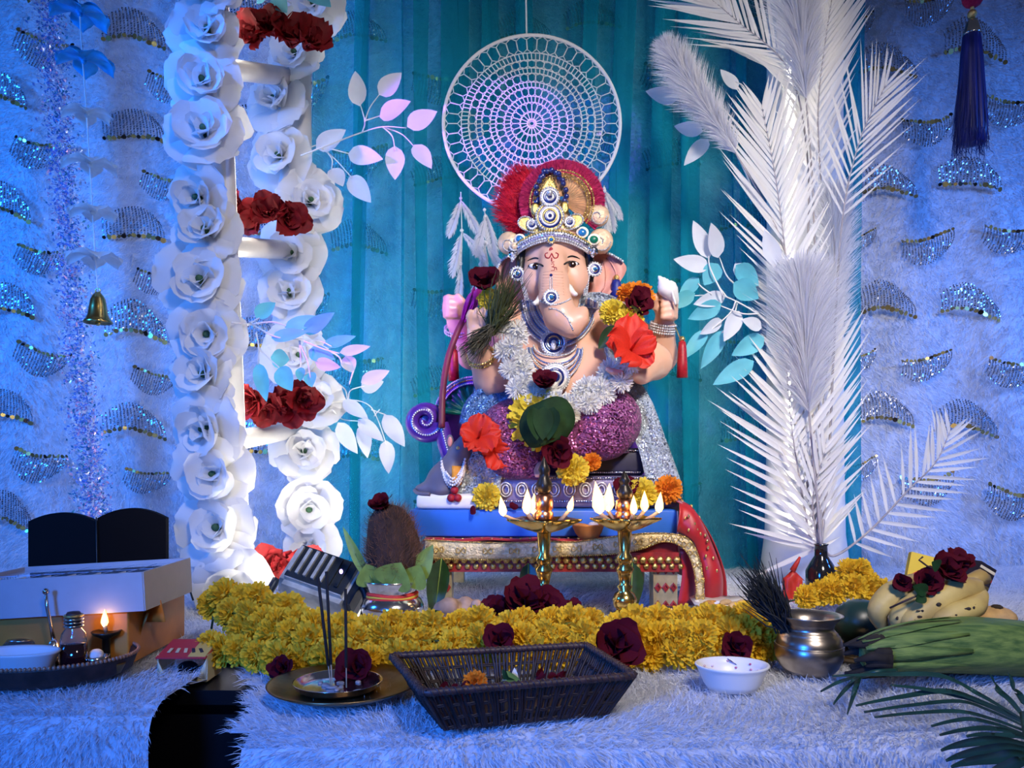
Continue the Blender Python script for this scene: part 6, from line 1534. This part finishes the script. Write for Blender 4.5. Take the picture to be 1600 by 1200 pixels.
MB().lathe([(.016, 0), (.0155, .004), (.012, .014), (.009, .024), (.006, .032), (.0025, .036)], c, 22).build('cup', M_silver, r); MB().tube([c+Vector((0, 0, .034)), c+Vector((-.004, 0, .055)), c+Vector((-.008, 0, .075)), c+Vector((-.010, 0, .092))], [.0026, .0020, .0024, .002], 8).build('handle', M_steel, r); MB().ball(c+Vector((-.010, 0, .096)), .0042, 10, 6).build('knob', M_steel, r)
r = thing('glass_bowl', Vector((X(35, 1.045), 1.045, .009)), 'small clear glass bowl at the back of the round tray', 'bowl'); c = r.location
MB().lathe([(0, 0), (.014, 0), (.024, .012), (.024, .020), (.018, .028), (.017, .028), (.022, .019), (.021, .012), (.012, .003), (0, .003)], c, 24).build('glass', M_glass, r); MB().lathe([(0, .026), (.017, .027), (.017, .029), (0, .031)], c, 20).build('lid', M_steel, r)
r = thing('silver_cup', Vector((X(150, 1.0), 1.0, .009)), 'little silver cup with cotton beside the glass bottle', 'cup'); c = r.location; MB().lathe([(0, 0), (.010, 0), (.014, .012), (.016, .018), (.013, .017), (.009, .004), (0, .003)], c, 20).build('cup', M_silver, r); MB().ball(c+Vector((0, 0, .019)), (.009, .009, .007), 10, 6).build('cotton', M_white, r)
r = thing('oil_diya', Vector((X(166, 1.03), 1.03, .009)), 'small dark oil lamp with one bright flame in the round tray', 'oil lamp'); c = r.location
MB().lathe([(0, 0), (.010, 0), (.005, .008), (.005, .032), (.016, .038), (.018, .042), (.014, .041), (0, .037)], c, 20).build('stand', M_finial, r); MB().tube([c+Vector((0, 0, .04)), c+Vector((0, -.004, Z(976, 1.03)-.009))], .0025, 6).build('wick', M_wick, r); flame(c+Vector((0, -.004, Z(980, 1.03)-.008)), 28*S(1.03), r, .035)
for k in range(3):
    r = thing('tiny_bowl', Vector((X((5, 62, 178)[k], 1.05 if k < 2 else .985), 1.05 if k < 2 else .985, .009)), ('tiny olive bowl at the tray rim beside the clear glass bowl', 'tiny olive bowl between glass bowl and hand bell', 'tiny olive bowl next to the silver cup')[k], 'bowl'); MB().lathe([(0, 0), (.008, 0), (.013, .010), (.014, .013), (.011, .012), (0, .004)], r.location, 18).build('bowl', M_dbrass, r); MB().ball(r.location+Vector((0, 0, .010)), (.009, .009, .004), 8, 5).build('powder', M_grass, r)

# open matchbox-like carton on the black table
q0 = Vector((X(285, 1.03), 1.035, -.015)); r = thing('small_carton', q0, 'open small carton with red and gold lid on the black table', 'carton'); w_ = 76*S(1.03)
M_crm = mat('cream_card', (.62, .56, .36), .6)
MB().box(q0+Vector((0, .02, .002)), (w_, .05, .003)).build('base', M_crm, r, False)
for sx in (-1, 1): MB().box(q0+Vector((sx*w_/2, .02, .018)), (.002, .05, .034)).build('side_wall', M_crm, r, False)
lid = MB().box(q0+Vector((0, .016, .038)), (w_*1.02, .056, .002), Euler((R(12), 0, 0)).to_matrix()).build('lid', mat('red_card', (.50, .03, .05), .5), r, False); MB().box(q0+Vector((w_*.32, .015, .0393)), (w_*.36, .05, .0012), Euler((R(12), 0, 0)).to_matrix()).build('gold_panel', mat('gold_card', (.66, .46, .12), .5), lid, False)
for k in range(5): MB().box(q0+Vector((-.02+k*.010, .006, .0384)), (.004, .012, .0008), Euler((R(12), 0, R(8*k))).to_matrix()).build('print', M_crm if k < 3 else M_dark, lid, False)
P = [[q0+Vector((-w_/2+w_*i/6, -.006-.012*j, .004+.004*math.sin(i)+(.002*j))) for j in range(3)] for i in range(7)]; shell(P, (0, 0, .001), 'flap', M_card, r)
for sx in (-1, 1): P = [[q0+Vector((sx*w_*.5*(1-.4*i/3), -.004-.002*j, .004+.026*(1-i/3)*j/2)) for j in range(3)] for i in range(4)]; shell(P, (0, .001, 0), 'corner_flap', M_crm, r)
MB().ball(q0+Vector((0, .012, .012)), (.014, .014, .011), 12, 8).build('incense_cone', M_blackcloth, r)

# ------------------------------------------------------------------ hanging flower string with bell
YS = 1.70; fs_ = thing('hanging_flower_string', W(123, -60, YS), 'string of blue and white glittery flowers with a gold bell', 'decoration')
MB().tube(spline([W(122, -80, YS), W(125, 30, YS), W(134, 160, YS), (W(141, 270, YS)), W(150, 420, YS), W(153, 458, YS)], 6), .0014, 6).build('string', M_cord, fs_)
M_glb = mat('glitter_blue', (.03, .45, .85), .4, trans=.3, var=.3, vscale=60); M_glw = mat('glitter_white', (.85, .92, .95), .35, trans=.4, var=.15, vscale=60)
PB = {c: [petal_mesh('petal', .070, .050, 55, 150, .25, m, tip=.9, nu=8, seed=i) for i in (1, 2)] for c, m in (('b', M_glb), ('w', M_glw))}
for (x, y, c, sc) in ((125, 22, 'b', 1.0), (131, 96, 'b', 1.0), (136, 180, 'w', .85), (141, 258, 'w', .95), (145, 332, 'w', .9), (148, 404, 'w', 1.05)):
    e = MB().ball(W(x, y, YS), .006, 8, 6).build('blossom', PB[c][0].materials[0], fs_)
    for k in range(6):
        put('petal', PB[c][k % 2], e, True, W(x, y, YS), zrot((0, 0, 1), k*math.pi/3+random.uniform(-.2, .2)), sc*random.uniform(.9, 1.05))
bl_ = MB().lathe([(r_*S(YS), z_*S(YS)) for r_, z_ in ((0, 24), (4, 23), (8, 18), (11, 12), (13, 0), (15, -12), (19, -20), (22, -24), (21, -25), (17, -20), (0, -18))], W(153, 480, YS), 28).build('bell', mat('bell_brass', (.55, .38, .12), .25, 1, var=.35, vscale=60), fs_)
MB().tube([W(153, 454, YS)+Vector((.005*math.cos(a), 0, .005*math.sin(a))) for a in [2*math.pi*i/14 for i in range(14)]], .0014, 5, True).build('bell_loop', M_brass, bl_); MB().ball(W(153, 505, YS), .006, 8, 6).build('clapper', M_brass, bl_)
# iridescent tinsel garland
ts = thing('tinsel_garland', W(78, -20, 1.95), 'iridescent tinsel garland hanging over the fur drape beside the frame', 'tinsel'); TC = spline([W(x, y, 1.98) for x, y in ((78, -60), (84, 60), (96, 180), (104, 300), (112, 400), (122, 520), (135, 640), (146, 740), (150, 830))], 10)
MB().tube(TC, .0015, 5).build('core', M_cord, ts)
M_tin = [mat('tinsel_blue', (.20, .42, .95), .2, .5), mat('tinsel_pink', (.95, .55, .75), .2, .5), mat('tinsel_silver', (.9, .92, .97), .2, .4), mat('tinsel_teal', (.06, .32, .50), .2, .5)]
tb_ = MB()
for k in range(8000):
    p = TC[random.randrange(len(TC)-1)].lerp(TC[random.randrange(len(TC)-1)], 0) ; i = random.randrange(len(TC)-1); p = TC[i].lerp(TC[i+1], random.random())
    p = p+Vector((random.gauss(0, .019), random.gauss(-.012, .012), random.gauss(0, .006))); a = Vector((random.gauss(0, 1), random.gauss(0, 1), random.gauss(0, 1))).normalized(); b_ = a.orthogonal().normalized(); L = random.uniform(.003, .0066); tb_.cur = random.choice((0, 0, 1, 2, 2, 3))
    tb_.add([p-a*L, p+b_*L*.45, p+a*L, p-b_*L*.45], [(0, 1, 2, 3)])
o = tb_.build('glitter', M_tin, ts, False); o['kind'] = 'stuff'
# ------------------------------------------------------------------ blue tassel at the right
YT = 1.75; bt_ = thing('blue_tassel', W(1517, -10, YT), 'long navy blue silk tassel with silver cap against the fur drape', 'tassel'); s = S(YT)
M_nsilk = mat('navy_silk', (.006, .012, .16), .45, var=.4, vscale=100, stretch=(1, 1, .1))
MB().ball(W(1520, -4, YT), 16*s, 14, 8).build('pompom', mat('crimson_wool', (.35, .0, .05), .9, bump=.8, bscale=300), bt_)
MB().lathe([(0, 0), (3*s, .0), (3*s, .012)], W(1519, 16, YT), 10).build('link', M_gold, bt_); MB().ball(W(1519, 22, YT), 7*s, 12, 8).build('bead', M_gold, bt_)
MB().lathe([(0, 0), (4*s, 0), (9*s, -8*s), (13*s, -24*s), (14*s, -27*s), (0, -26*s)], W(1519, 28, YT), 20).build('cap', M_steel, bt_)
MB().lathe([(12*s, 0), (15*s, -30*s), (20*s, -110*s), (22*s, -150*s), (20*s, -172*s), (0, -178*s)], W(1518, 52, YT), 40, wob=lambda a, i: 1+.07*math.sin(a*13)+.03*math.sin(a*29)).build('skirt', M_nsilk, bt_)
tk = MB()
for k in range(240):
    a = random.uniform(0, 6.28); r0 = 12*s*random.uniform(.6, 1); r1 = 21*s*random.uniform(.7, 1.25); y1 = 222+random.uniform(-35, 22)
    p0, p1 = W(1518, 54, YT)+Vector((r0*math.cos(a), r0*math.sin(a), 0)), W(1516, y1, YT)+Vector((r1*math.cos(a), r1*math.sin(a), 0)); tk.tube([p0, p0.lerp(p1, .6)+Vector((random.gauss(0, .002), 0, 0)), p1, p1+Vector((random.gauss(0, .005), random.gauss(0, .003), -.006))], .0007, 3, caps=False)
o = tk.build('threads', M_nsilk, bt_); o['kind'] = 'stuff'
